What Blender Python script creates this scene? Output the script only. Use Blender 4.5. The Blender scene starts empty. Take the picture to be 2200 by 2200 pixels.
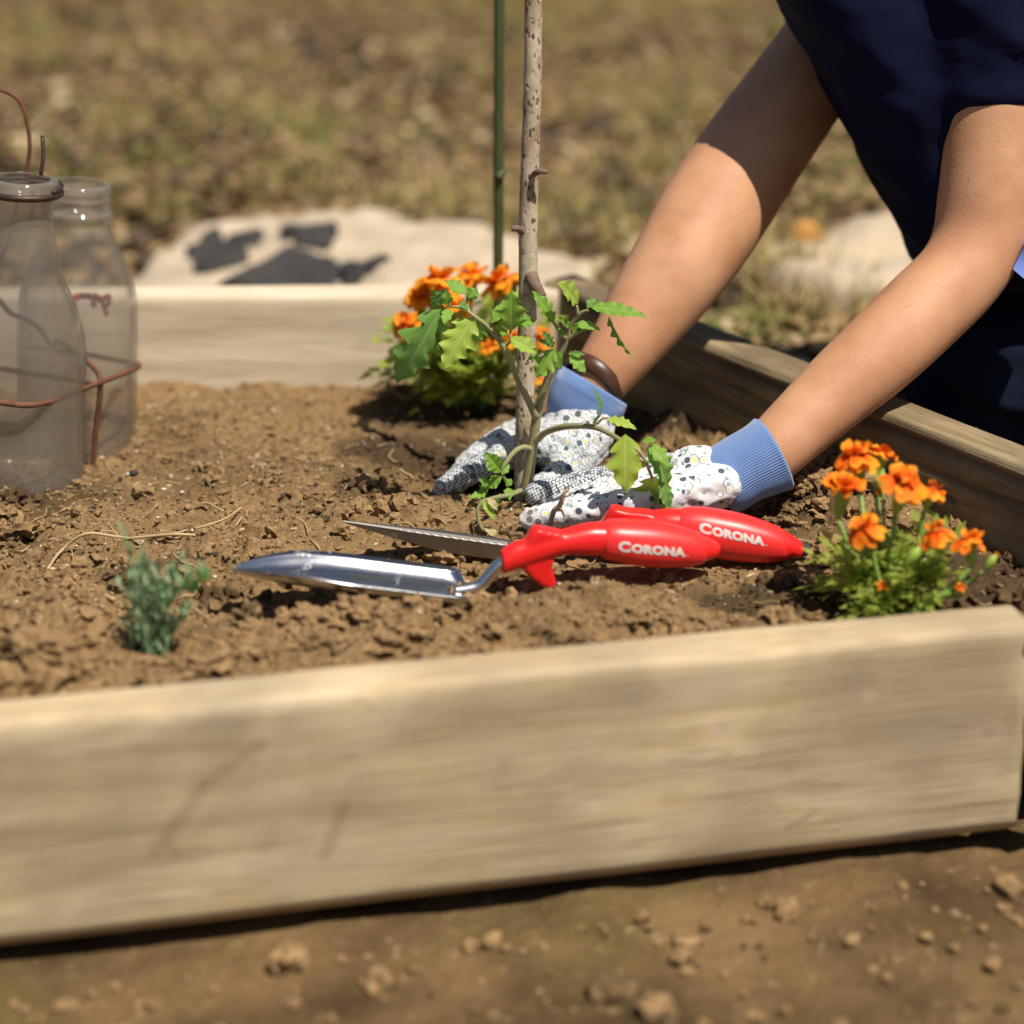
import bpy, bmesh, math, random
import numpy as np
from mathutils import Vector, Matrix
R = math.radians
random.seed(7); rng = np.random.default_rng(7)
scene = bpy.context.scene
COL = scene.collection

# ------------------------------------------------------------------ camera
PITCH = R(20.0); DIST = 1.60; FN = 2.07            # focal length in image widths
CAM = Vector((0, -DIST*math.cos(PITCH), DIST*math.sin(PITCH)))
cd = bpy.data.cameras.new('camera'); cam = bpy.data.objects.new('camera', cd); COL.objects.link(cam)
cam.location = CAM; cam.rotation_euler = (R(90)-PITCH, 0, 0)
cd.sensor_width = 36; cd.lens = 36*FN; cd.clip_start = 0.05; cd.clip_end = 400
cd.dof.use_dof = True; cd.dof.focus_distance = 1.55; cd.dof.aperture_fstop = 2.8
scene.camera = cam

# ------------------------------------------------------------------ world, sun, exposure
SUN = Vector((0.35, -0.385, 1.0)).normalized()
world = bpy.data.worlds.new('World'); scene.world = world; world.use_nodes = True
wn = world.node_tree; wn.nodes.clear()
sky = wn.nodes.new('ShaderNodeTexSky'); sky.sky_type = 'NISHITA'; sky.sun_disc = False
sky.sun_elevation = math.asin(SUN.z); sky.sun_rotation = math.atan2(SUN.x, SUN.y)
bg = wn.nodes.new('ShaderNodeBackground'); bg.inputs['Strength'].default_value = 0.05
wo = wn.nodes.new('ShaderNodeOutputWorld')
wn.links.new(sky.outputs[0], bg.inputs[0]); wn.links.new(bg.outputs[0], wo.inputs[0])
sl = bpy.data.lights.new('sun', 'SUN'); sl.energy = 5.0; sl.angle = R(0.5); sl.color = (1.0, 0.93, 0.82)
so = bpy.data.objects.new('sun', sl); COL.objects.link(so)
so.rotation_euler = SUN.to_track_quat('Z', 'Y').to_euler(); so.location = SUN*5
scene.view_settings.view_transform = 'Standard'; scene.view_settings.look = 'None'
scene.view_settings.exposure = 0.32; scene.view_settings.gamma = 1.0; scene.view_settings.use_curve_mapping = False
scene.render.engine = 'CYCLES'; scene.cycles.transparent_max_bounces = 24

# ------------------------------------------------------------------ helpers
FWD = Vector((0, math.cos(PITCH), -math.sin(PITCH))); UPV = Vector((0, math.sin(PITCH), math.cos(PITCH)))
def ray(px, py):                                   # photograph pixel (2200 wide) to a direction
    return FWD + Vector((1, 0, 0))*((px-1100)/2200/FN) + UPV*((1100-py)/2200/FN)
def P(px, py, Y):
    d = ray(px, py); return CAM + d*((Y-CAM.y)/d.y)
def G(px, py, z=0.0):
    d = ray(px, py); return CAM + d*((z-CAM.z)/d.z)

def mesh(name, verts, faces, smooth=True, mats=()):
    m = bpy.data.meshes.new(name); m.from_pydata([tuple(v) for v in verts], [], faces)
    if smooth: m.polygons.foreach_set('use_smooth', [True]*len(m.polygons))
    for k in mats: m.materials.append(k)
    m.update(); return m
def link(name, me, parent=None, loc=None):
    o = bpy.data.objects.new(name, me); COL.objects.link(o)
    if parent is not None:
        o.parent = parent
        if parent.type == 'EMPTY': o.location = -parent.location
    if loc is not None: o.location = loc
    return o
def thing(name, label, cat, loc=(0, 0, 0), group=None):
    o = bpy.data.objects.new(name, None); COL.objects.link(o); o.location = loc; o.empty_display_size = 0.02
    o['label'] = label; o['category'] = cat
    if group: o['group'] = group
    return o
def tag(o, label, cat, group=None):
    o['label'] = label; o['category'] = cat
    if group: o['group'] = group
    return o
class MB:                                          # gathers raw geometry for one mesh
    def __init__(s): s.v = []; s.f = []
    def add(s, V, F):
        b = len(s.v); s.v += [tuple(p) for p in V]; s.f += [tuple(i+b for i in f) for f in F]; return s
    def build(s, name, mat, parent=None, smooth=True):
        return link(name, mesh(name, s.v, s.f, smooth, [mat]), parent)
def cr(pts, n=6):                                  # Catmull-Rom through points (any dimension)
    A = [np.array(p, float) for p in pts]; A = [2*A[0]-A[1]] + A + [2*A[-1]-A[-2]]; out = []
    for i in range(1, len(A)-2):
        for k in range(n):
            t = k/n
            out.append(0.5*((2*A[i])+(-A[i-1]+A[i+1])*t+(2*A[i-1]-5*A[i]+4*A[i+1]-A[i+2])*t*t+(-A[i-1]+3*A[i]-3*A[i+1]+A[i+2])*t**3))
    out.append(A[-2]); return out
def tube(pts, rad, seg=10, n=5, caps=True, flat=1.0, up=(0, 0, 1), roundcap=False):
    if not hasattr(rad, '__len__'): rad = [rad]*len(pts)
    Q = cr([list(p)+[r] for p, r in zip(pts, rad)], n)
    C = [Vector(q[:3]) for q in Q]; rr = [max(float(q[3]), 1e-5) for q in Q]
    if roundcap:
        for end in (0, -1):
            c = C[end]; d = (C[0]-C[1] if end == 0 else C[-1]-C[-2]).normalized(); r = rr[end]
            ext = [(c+d*r*math.sin(a), r*math.cos(a)) for a in (R(35), R(62), R(82))]
            if end == 0:
                C = [e[0] for e in ext[::-1]] + C; rr = [e[1] for e in ext[::-1]] + rr
            else:
                C = C + [e[0] for e in ext]; rr = rr + [e[1] for e in ext]
    V = []; F = []; u = Vector(up)
    for i, c in enumerate(C):
        d = (C[min(i+1, len(C)-1)]-C[max(i-1, 0)]).normalized()
        if abs(d.dot(u)) > 0.95: u = Vector((d.y, d.z, d.x))
        u = (u - d*u.dot(d)).normalized(); s = d.cross(u)
        for k in range(seg):
            a = 2*math.pi*k/seg; V.append(c + s*(math.cos(a)*rr[i]) + u*(math.sin(a)*rr[i]*flat))
    for i in range(len(C)-1):
        for k in range(seg):
            a = i*seg+k; b = i*seg+(k+1) % seg; F.append((a, b, b+seg, a+seg))
    if caps:
        F.append(tuple(range(seg))[::-1]); F.append(tuple(range((len(C)-1)*seg, len(C)*seg)))
    return V, F
def rings(Rg, caps=True, closed=True):             # loft a list of equal-length rings
    n = len(Rg[0]); V = [p for r in Rg for p in r]; F = []
    for i in range(len(Rg)-1):
        for k in range(n if closed else n-1):
            a = i*n+k; b = i*n+(k+1) % n; F.append((a, b, b+n, a+n))
    if caps: F.append(tuple(range(n))[::-1]); F.append(tuple(range((len(Rg)-1)*n, len(Rg)*n)))
    return V, F
def lathe(prof, seg=40, sq=None, c=(0, 0, 0)):
    Rg = []
    for i, (r, z) in enumerate(prof):
        e = 2.0 if sq is None else sq(z); ring = []
        for k in range(seg):
            a = 2*math.pi*k/seg; ca, sa = math.cos(a), math.sin(a)
            f = (abs(ca)**e+abs(sa)**e)**(-1/e)
            ring.append((c[0]+r*f*ca, c[1]+r*f*sa, c[2]+z))
        Rg.append(ring)
    return rings(Rg)
def remesh(V_F_list, voxel, smooth_it, name, mats, smooth_f=0.5):
    mb = MB()
    for V, F in V_F_list: mb.add(V, F)
    m = mesh(name, mb.v, mb.f, True, mats); o = bpy.data.objects.new(name+'_tmp', m); COL.objects.link(o)
    bm = bmesh.new(); bm.from_mesh(m); bmesh.ops.recalc_face_normals(bm, faces=bm.faces); bm.to_mesh(m); bm.free()
    md = o.modifiers.new('r', 'REMESH'); md.mode = 'VOXEL'; md.voxel_size = voxel; md.use_smooth_shade = True
    if smooth_it:
        ms = o.modifiers.new('s', 'SMOOTH'); ms.iterations = smooth_it; ms.factor = smooth_f
    dg = bpy.context.evaluated_depsgraph_get(); ev = o.evaluated_get(dg)
    out = bpy.data.meshes.new_from_object(ev); out.name = name
    bpy.data.objects.remove(o); bpy.data.meshes.remove(m)
    out.materials.clear()
    for k in mats: out.materials.append(k)
    out.polygons.foreach_set('use_smooth', [True]*len(out.polygons)); out.update(); return out

# numpy noise
def _h(ix, iy, s):
    n = (ix.astype(np.int64)*374761393 + iy.astype(np.int64)*668265263 + s*974634777) & 0xffffffff
    n = ((n ^ (n >> 13))*1274126177) & 0xffffffff; n = ((n ^ (n >> 16))*2246822519) & 0xffffffff
    return ((n ^ (n >> 15)) & 0xffffff)/float(0xffffff)
def vn(x, y, s=0):
    ix = np.floor(x); iy = np.floor(y); fx = x-ix; fy = y-iy
    fx = fx**3*(fx*(fx*6-15)+10); fy = fy**3*(fy*(fy*6-15)+10)
    a = _h(ix, iy, s); b = _h(ix+1, iy, s); c = _h(ix, iy+1, s); d = _h(ix+1, iy+1, s)
    return (a*(1-fx)+b*fx)*(1-fy)+(c*(1-fx)+d*fx)*fy*1.0 - 0.5
def fbm(x, y, o=4, s=0):
    r = 0; a = 1.0
    for k in range(o): r = r + a*vn(x*2**k+17.3*k, y*2**k-9.1*k, s+k); a *= 0.5
    return r
def worley(x, y, s=0):
    ix = np.floor(x); iy = np.floor(y); best = np.full(x.shape, 9.0); rv = np.zeros(x.shape)
    for dx in (-1, 0, 1):
        for dy in (-1, 0, 1):
            cx = ix+dx; cy = iy+dy
            d = np.hypot(cx+_h(cx, cy, s)-x, cy+_h(cx, cy, s+1)-y); m = d < best
            best = np.where(m, d, best); rv = np.where(m, _h(cx, cy, s+2), rv)
    return best, rv

# ------------------------------------------------------------------ materials
class NT:
    def __init__(s, name):
        s.m = bpy.data.materials.new(name); s.m.use_nodes = True; s.t = s.m.node_tree; s.t.nodes.clear()
        s.out = s.n('OutputMaterial'); s.b = s.n('BsdfPrincipled'); s.l(s.b.outputs[0], s.out.inputs[0])
        s.co = s.n('TexCoord')
    def n(s, k, **kw):
        q = s.t.nodes.new('ShaderNode'+k)
        for a, v in kw.items(): setattr(q, a, v)
        return q
    def l(s, a, b): s.t.links.new(a, b)
    def val(s, sock, v):
        if isinstance(v, bpy.types.NodeSocket): s.l(v, sock)
        elif hasattr(v, '__len__') and len(v) == 3 and sock.type == 'RGBA': sock.default_value = (*v, 1)
        else: sock.default_value = v
    def mapped(s, scale=(1, 1, 1), src='Object', rot=(0, 0, 0)):
        mp = s.n('Mapping'); mp.inputs['Scale'].default_value = scale; mp.inputs['Rotation'].default_value = rot
        s.l(s.co.outputs[src], mp.inputs[0]); return mp.outputs[0]
    def noise(s, vec, scale, detail=4, rough=0.55, dist=0.0):
        q = s.n('TexNoise'); s.l(vec, q.inputs['Vector']); q.inputs['Scale'].default_value = scale
        q.inputs['Detail'].default_value = detail; q.inputs['Roughness'].default_value = rough; q.inputs['Distortion'].default_value = dist
        return q.outputs[0]
    def ramp(s, fac, stops, interp='LINEAR'):
        q = s.n('ValToRGB'); q.color_ramp.interpolation = interp; e = q.color_ramp.elements
        while len(e) < len(stops): e.new(0.5)
        for k, (p, c) in enumerate(stops):
            e[k].position = p; e[k].color = (*c, 1) if hasattr(c, '__len__') else (c, c, c, 1)
        s.l(fac, q.inputs[0]); return q.outputs[0]
    def mix(s, f, a, b, blend='MIX'):
        q = s.n('Mix'); q.data_type = 'RGBA'; q.blend_type = blend
        s.val(q.inputs[0], f); s.val(q.inputs[6], a); s.val(q.inputs[7], b); return q.outputs[2]
    def math(s, op, a, b=0.0, c=None):
        q = s.n('Math'); q.operation = op; s.val(q.inputs[0], a); s.val(q.inputs[1], b)
        if c is not None: s.val(q.inputs[2], c)
        return q.outputs[0]
    def bump(s, h, strength=0.3, dist=0.01):
        q = s.n('Bump'); q.inputs['Strength'].default_value = strength; q.inputs['Distance'].default_value = dist
        s.l(h, q.inputs['Height']); s.l(q.outputs[0], s.b.inputs['Normal']); return q
    def set(s, **kw):
        for k, v in kw.items(): s.val(s.b.inputs[k.replace('_', ' ')], v)
        return s
def plain(name, col, rough=0.6, var=0.15, scale=60, **kw):
    t = NT(name); nz = t.noise(t.mapped(), scale, 5)
    c = t.mix(nz, [x*(1-var*2) for x in col], [min(1, x*(1+var)) for x in col])
    t.set(Base_Color=c, Roughness=rough, **kw); t.bump(nz, 0.15, 0.002); return t.m

def soil_mat(name, dry, mid, damp, patch, bumpd=0.004, attr=False):
    t = NT(name); v = t.mapped()
    big = t.noise(v, patch, 3, 0.5, 0.5); fine = t.noise(v, 170, 6, 0.7); grit = t.noise(v, 700, 3, 0.7)
    c = t.mix(t.ramp(fine, [(0.32, 0.0), (0.66, 1.0)]), mid, dry)
    c = t.mix(t.ramp(big, [(0.54, 0.0), (0.68, 0.8)]), c, damp)
    if attr:
        at = t.n('Attribute'); at.attribute_name = 'damp'; c = t.mix(t.ramp(t.math('ADD', at.outputs['Fac'], t.math('MULTIPLY_ADD', fine, 0.5, -0.25)), [(0.35, 0.0), (0.7, 0.85)]), c, damp)
    c = t.mix(t.ramp(grit, [(0.66, 0.0), (0.72, 0.6)]), c, (0.48, 0.38, 0.27))
    t.set(Base_Color=c, Roughness=0.95, Specular_IOR_Level=0.1)
    h = t.math('ADD', fine, t.math('MULTIPLY', grit, 0.5)); t.bump(h, 0.8, bumpd); return t.m
M_soil = soil_mat('soil', (0.37, 0.238, 0.112), (0.19, 0.115, 0.052), (0.065, 0.042, 0.023), 7, 0.006, True)
M_clod = soil_mat('clod', (0.41, 0.268, 0.13), (0.22, 0.132, 0.06), (0.07, 0.044, 0.024), 16, 0.004, True)
def ground_mat():
    t = NT('ground'); v = t.mapped()
    big = t.noise(v, 2.2, 4, 0.6, 0.6); med = t.noise(v, 9, 5, 0.6); fine = t.noise(v, 90, 5, 0.7)
    c = t.mix(t.ramp(med, [(0.35, 0.0), (0.65, 1.0)]), (0.07, 0.042, 0.02), (0.21, 0.132, 0.06))
    c = t.mix(t.ramp(big, [(0.50, 0.0), (0.66, 0.8)]), c, (0.185, 0.145, 0.05))
    c = t.mix(t.ramp(fine, [(0.6, 0.0), (0.72, 0.7)]), c, (0.40, 0.30, 0.18))
    t.set(Base_Color=c, Roughness=0.95, Specular_IOR_Level=0.1); t.bump(fine, 0.8, 0.01); return t.m
M_ground = ground_mat()
def wood_mat(name, pale, tan, grey, gstr=0.5, seed=0.0, knots=(), streaks=()):
    t = NT(name); mp = t.n('Mapping'); mp.inputs['Location'].default_value = (seed, seed*0.7, seed*1.3)
    t.l(t.co.outputs['Object'], mp.inputs[0]); v0 = mp.outputs[0]
    m2 = t.n('Mapping'); m2.inputs['Scale'].default_value = (1.6, 10, 15); t.l(v0, m2.inputs[0])
    m3 = t.n('Mapping'); m3.inputs['Scale'].default_value = (3.5, 60, 110); t.l(v0, m3.inputs[0])
    grain = t.noise(m2.outputs[0], 3.0, 5, 0.6, 1.2); fine = t.noise(m3.outputs[0], 4.0, 5, 0.7, 0.4); blot = t.noise(v0, 9, 3, 0.5)
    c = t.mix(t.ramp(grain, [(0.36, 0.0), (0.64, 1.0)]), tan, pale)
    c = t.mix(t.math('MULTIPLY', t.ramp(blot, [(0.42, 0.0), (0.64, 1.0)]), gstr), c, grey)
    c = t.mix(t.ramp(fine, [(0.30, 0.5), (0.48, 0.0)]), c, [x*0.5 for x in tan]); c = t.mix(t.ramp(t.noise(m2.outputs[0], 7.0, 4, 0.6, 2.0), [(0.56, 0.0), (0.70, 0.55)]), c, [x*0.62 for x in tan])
    for (kx, kz, kr) in knots:                      # knots with their own ring and colour
        sub = t.n('VectorMath'); sub.operation = 'SUBTRACT'; t.l(t.co.outputs['Object'], sub.inputs[0]); sub.inputs[1].default_value = (kx, 0, kz)
        sc = t.n('VectorMath'); sc.operation = 'MULTIPLY'; t.l(sub.outputs[0], sc.inputs[0]); sc.inputs[1].default_value = (0.75, 0, 1.0)
        ln = t.n('VectorMath'); ln.operation = 'LENGTH'; t.l(sc.outputs[0], ln.inputs[0])
        d = t.math('ADD', ln.outputs['Value'], t.math('MULTIPLY', t.noise(v0, 60, 3), kr*0.9))
        c = t.mix(t.ramp(t.math('DIVIDE', d, kr*2.4), [(0.35, 0.8), (0.62, 0.25), (0.85, 0.0)]), c, (0.50, 0.37, 0.26)); c = t.mix(t.ramp(t.math('DIVIDE', d, kr*2.4), [(0.26, 0.7), (0.40, 0.0)]), c, (0.33, 0.25, 0.18))
    if streaks:                                                   # dried mud runs and a broad uneven weathering
        sx = t.n('SeparateXYZ'); t.l(t.co.outputs['Object'], sx.inputs[0]); wob = t.math('MULTIPLY_ADD', t.noise(v0, 40, 4, 0.7), 0.012, -0.006)
        c = t.mix(t.ramp(t.noise(v0, 5.0, 4, 0.6, 0.8), [(0.42, 0.0), (0.62, 0.5)]), c, [x*0.72 for x in tan]); c = t.mix(t.ramp(t.noise(v0, 7.5, 3, 0.5, 0.5), [(0.56, 0.0), (0.70, 0.45)]), c, [min(1, x*1.12) for x in pale])
        for (p, q, w) in streaks:
            dx, dz = q[0]-p[0], q[1]-p[1]; L = math.hypot(dx, dz); dx /= L; dz /= L
            ax = t.math('SUBTRACT', t.math('ADD', sx.outputs[0], wob), p[0]); az = t.math('SUBTRACT', t.math('ADD', sx.outputs[2], wob), p[1])
            al = t.math('ADD', t.math('MULTIPLY', ax, dx), t.math('MULTIPLY', az, dz)); ac = t.math('ABSOLUTE', t.math('SUBTRACT', t.math('MULTIPLY', ax, dz), t.math('MULTIPLY', az, dx)))
            e = t.math('MAXIMUM', t.math('SUBTRACT', t.math('ABSOLUTE', t.math('SUBTRACT', al, L/2)), L/2), 0.0); d = t.math('ADD', ac, e)
            c = t.mix(t.ramp(t.math('DIVIDE', d, w*2), [(0.2, 0.42), (1.0, 0.0)]), c, (0.24, 0.155, 0.08))
    t.set(Base_Color=c, Roughness=0.8, Specular_IOR_Level=0.2)
    t.bump(t.math('ADD', fine, grain), 0.35, 0.0025); return t.m
_a = G(0, 1556, .03); _b = G(2222, 1346, .03); _d = (_b-_a).normalized(); _m = (_a-_d*.70+_b)/2; _n = Vector((-_d.y, _d.x, 0))
def face(px, py):                                                 # photo pixel on the front board to the board's own coordinates
    r = ray(px, py); p = CAM+r*((_m-CAM).dot(_n)/r.dot(_n)); return (p-_m).dot(_d), p.z-.03
M_woodF = wood_mat('board_front', (0.61, 0.495, 0.325), (0.46, 0.34, 0.19), (0.33, 0.265, 0.18), 0.85, 0.0,
                   [(*face(*q), r) for q, r in (((1085, 1645), .011), ((1555, 1560), .008), ((2125, 1575), .010), ((1870, 1495), .004), ((545, 1640), .007))],
                   [(face(330, 1835), face(435, 1690), .0035), (face(435, 1690), face(560, 1600), .003), (face(360, 1800), face(385, 1835), .003), (face(700, 1835), face(740, 1730), .003), (face(1690, 1780), face(1755, 1740), .0015)])
M_woodR = wood_mat('board_rear', (0.66, 0.56, 0.42), (0.58, 0.47, 0.325), (0.46, 0.39, 0.29), 0.5, 3.1)
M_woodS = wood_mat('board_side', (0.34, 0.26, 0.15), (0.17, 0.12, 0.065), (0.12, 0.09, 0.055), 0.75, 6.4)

def leaf_mat(name, a, b, vein, trans=0.35, rough=0.5, veins=True, spots=False):
    t = NT(name); v = t.mapped(); nz = t.noise(v, 60, 4)
    oi = t.n('ObjectInfo'); c = t.mix(t.math('MULTIPLY_ADD', oi.outputs['Random'], 0.7, t.math('MULTIPLY', nz, 0.3)), a, b)
    bh = nz
    if veins:
        sx = t.n('SeparateXYZ'); t.l(t.co.outputs['UV'], sx.inputs[0])
        u = t.math('ABSOLUTE', t.math('SUBTRACT', sx.outputs[0], 0.5))
        mid = t.ramp(u, [(0.0, 1.0), (0.035, 0.6), (0.06, 0.0)])
        s = t.math('FRACT', t.math('MULTIPLY', t.math('SUBTRACT', sx.outputs[1], t.math('MULTIPLY', u, 0.55)), 8.0))
        side = t.ramp(t.math('ABSOLUTE', t.math('SUBTRACT', s, 0.5)), [(0.0, 0.7), (0.08, 0.3), (0.14, 0.0)])
        vv = t.math('MAXIMUM', mid, t.math('MULTIPLY', side, 0.55))
        c = t.mix(vv, c, vein); bh = t.math('SUBTRACT', t.math('MULTIPLY', nz, 0.6), vv)
    t.set(Base_Color=c, Roughness=rough, Specular_IOR_Level=0.35); t.bump(bh, 0.35, 0.0015)
    tr = t.n('BsdfTranslucent'); t.val(tr.inputs[0], t.mix(0.5, c, [min(1, x*1.6) for x in b])); ms = t.n('MixShader')
    ms.inputs[0].default_value = trans; t.l(t.b.outputs[0], ms.inputs[1]); t.l(tr.outputs[0], ms.inputs[2]); t.l(ms.outputs[0], t.out.inputs[0])
    return t.m
M_leaf = leaf_mat('tomato_leaf', (0.16, 0.33, 0.035), (0.25, 0.43, 0.05), (0.31, 0.48, 0.11), 0.38)
M_leafD = leaf_mat('tomato_leaf_deep', (0.12, 0.27, 0.045), (0.18, 0.35, 0.065), (0.25, 0.42, 0.13), 0.33)
M_leafP = leaf_mat('tomato_leaf_pale', (0.30, 0.45, 0.05), (0.37, 0.50, 0.07), (0.42, 0.54, 0.14), 0.4)
M_wilt = leaf_mat('wilted_leaf', (0.42, 0.36, 0.17), (0.50, 0.45, 0.22), (0.55, 0.48, 0.28), 0.3)
M_mleaf = leaf_mat('marigold_leaf', (0.20, 0.30, 0.035), (0.50, 0.56, 0.12), (0.2, 0.3, 0.1), 0.55, 0.5, False)
M_lav = leaf_mat('lavender_leaf', (0.18, 0.28, 0.14), (0.32, 0.43, 0.24), (0.2, 0.3, 0.2), 0.25, 0.6, False)
M_grass = leaf_mat('grass_blade', (0.24, 0.205, 0.055), (0.46, 0.36, 0.145), (0.3, 0.3, 0.1), 0.3, 0.7, False)
def stem_mat():
    t = NT('tomato_stem'); nz = t.noise(t.mapped(), 40, 4); fz = t.noise(t.mapped(), 900, 2)
    t.set(Base_Color=t.mix(t.ramp(nz, [(0.35, 0.0), (0.65, 1.0)]), (0.19, 0.19, 0.06), (0.31, 0.27, 0.12)), Roughness=0.6, Sheen_Weight=0.3)
    t.bump(fz, 0.4, 0.001); return t.m
M_stem = stem_mat()
M_mstem = plain('marigold_stem', (0.20, 0.32, 0.07), 0.5); M_calyx = plain('marigold_calyx', (0.30, 0.42, 0.06), 0.45)
def petal_mat(name='petal', sh=0.0):
    t = NT(name); sx = t.n('SeparateXYZ'); t.l(t.co.outputs['UV'], sx.inputs[0]); oi = t.n('ObjectInfo')
    nz = t.noise(t.mapped(), 5, 3); f = t.math('ADD', sx.outputs[1], t.math('MULTIPLY_ADD', nz, 0.5, -0.25))
    f = t.math('ADD', f, t.math('MULTIPLY_ADD', oi.outputs['Random'], 0.45, -0.25+sh))
    c = t.ramp(f, [(0.0, (0.50, 0.028, 0.004)), (0.33, (0.80, 0.105, 0.006)), (0.66, (0.90, 0.20, 0.01)), (1.0, (0.92, 0.38, 0.02))])
    t.set(Base_Color=c, Roughness=0.55, Specular_IOR_Level=0.2); t.bump(nz, 0.2, 0.1)
    tr = t.n('BsdfTranslucent'); t.l(c, tr.inputs[0]); ms = t.n('MixShader'); ms.inputs[0].default_value = 0.3
    t.l(t.b.outputs[0], ms.inputs[1]); t.l(tr.outputs[0], ms.inputs[2]); t.l(ms.outputs[0], t.out.inputs[0]); return t.m
M_petal = petal_mat(); M_petal2 = petal_mat('petal_light', 0.28); M_centre = plain('floret', (0.62, 0.20, 0.01), 0.7, 0.3, 300)
def bark_mat():
    t = NT('bark'); v = t.mapped(); nz = t.noise(v, 45, 5, 0.65)
    c = t.mix(t.ramp(nz, [(0.38, 0.0), (0.62, 1.0)]), (0.31, 0.235, 0.15), (0.50, 0.42, 0.31))
    m2 = t.mapped((1, 1, 0.55)); vo = t.n('TexVoronoi'); t.l(m2, vo.inputs['Vector']); vo.inputs['Scale'].default_value = 260
    spots = t.ramp(vo.outputs['Distance'], [(0.26, 1.0), (0.36, 0.0)])
    gate = t.ramp(t.noise(v, 120, 2), [(0.46, 0.0), (0.52, 1.0)])
    c = t.mix(t.math('MULTIPLY', spots, gate), c, (0.13, 0.085, 0.05))
    t.set(Base_Color=c, Roughness=0.85, Specular_IOR_Level=0.2); t.bump(t.math('SUBTRACT', nz, t.math('MULTIPLY', spots, 0.5)), 0.5, 0.002); return t.m
M_bark = bark_mat(); M_knot = plain('knot_bark', (0.20, 0.13, 0.09), 0.85, 0.35, 200)
M_bamboo = plain('green_cane', (0.055, 0.07, 0.018), 0.6, 0.3, 30)
M_straw = plain('straw', (0.50, 0.36, 0.18), 0.8, 0.25, 60); M_twig = plain('dry_twig', (0.46, 0.31, 0.165), 0.85, 0.3, 150)
M_perl = plain('perlite', (0.66, 0.58, 0.48), 0.8, 0.25, 120)
M_pale = plain('pale_stone', (0.50, 0.40, 0.285), 0.9, 0.26, 16); M_stone_shade = plain('stone_shade', (0.040, 0.035, 0.033), 0.8, 0.45, 30)  # dark tone: painted shade on the slab, also one pebble and the end cap
M_rust = plain('rust', (0.17, 0.066, 0.033), 0.8, 0.6, 120, Metallic=0.15)
M_wire = plain('dark_wire', (0.075, 0.05, 0.035), 0.5, 0.3, 200, Metallic=0.6)
M_black = plain('black_iron', (0.018, 0.02, 0.022), 0.5, 0.2, 90)
def steel_mat(name, rough, col=(0.72, 0.71, 0.70)):
    t = NT(name); nz = t.noise(t.mapped((1, 1, 1)), 90, 4); dirt = t.noise(t.mapped(), 28, 5, 0.7, 0.5)
    d = t.ramp(dirt, [(0.60, 0.0), (0.72, 0.85)])
    t.set(Base_Color=t.mix(d, col, (0.30, 0.20, 0.11)), Metallic=t.math('SUBTRACT', 1.0, d),
          Roughness=t.math('MULTIPLY_ADD', nz, 0.1, t.math('MULTIPLY_ADD', d, 0.6, rough))); return t.m
M_steel = steel_mat('polished_steel', 0.16, (0.54, 0.55, 0.58)); M_steel2 = steel_mat('worn_steel', 0.25); M_steel3 = steel_mat('dull_steel', 0.42, (0.30, 0.28, 0.26))
def plastic(name, col, rough):
    t = NT(name); nz = t.noise(t.mapped(), 500, 3); d = t.ramp(t.noise(t.mapped(), 55, 6, 0.75), [(0.60, 0.0), (0.74, 0.45)])
    t.set(Base_Color=t.mix(d, col, [c*0.6+k for c, k in zip(col, (0.12, 0.07, 0.04))]), Roughness=t.math('MULTIPLY_ADD', d, 0.3, rough), Specular_IOR_Level=0.5)
    t.bump(nz, 0.06, 0.0005); return t.m
M_red = plastic('red_plastic', (0.78, 0.018, 0.016), 0.34); M_red2 = plastic('red_rubber', (0.80, 0.030, 0.028), 0.38)
M_print = plain('white_lettering', (0.72, 0.62, 0.58), 0.6, 0.12, 400)
def skin_mat():
    t = NT('skin'); v = t.mapped(); nz = t.noise(v, 22, 4); fz = t.noise(v, 420, 4, 0.6)
    c = t.mix(t.ramp(nz, [(0.35, 0.0), (0.65, 1.0)]), (0.44, 0.215, 0.105), (0.55, 0.30, 0.165))
    sp = t.ramp(t.noise(v, 150, 2), [(0.70, 0.0), (0.76, 0.5)]); c = t.mix(sp, c, (0.36, 0.15, 0.08)); c = t.mix(t.ramp(t.noise(v, 34, 6, 0.75, 0.6), [(0.60, 0.0), (0.74, 0.35)]), c, (0.27, 0.16, 0.085)); c = t.mix(t.ramp(t.noise(t.mapped((1, 1, 1)), 6, 3), [(0.4, 0.0), (0.65, 0.35)]), c, (0.50, 0.22, 0.125))
    t.set(Base_Color=c, Roughness=0.58, Specular_IOR_Level=0.35, Subsurface_Weight=0.12, Subsurface_Scale=0.01)
    t.b.inputs['Subsurface Radius'].default_value = (1.0, 0.35, 0.2); t.bump(fz, 0.25, 0.0012); return t.m
M_skin = skin_mat()
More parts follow.
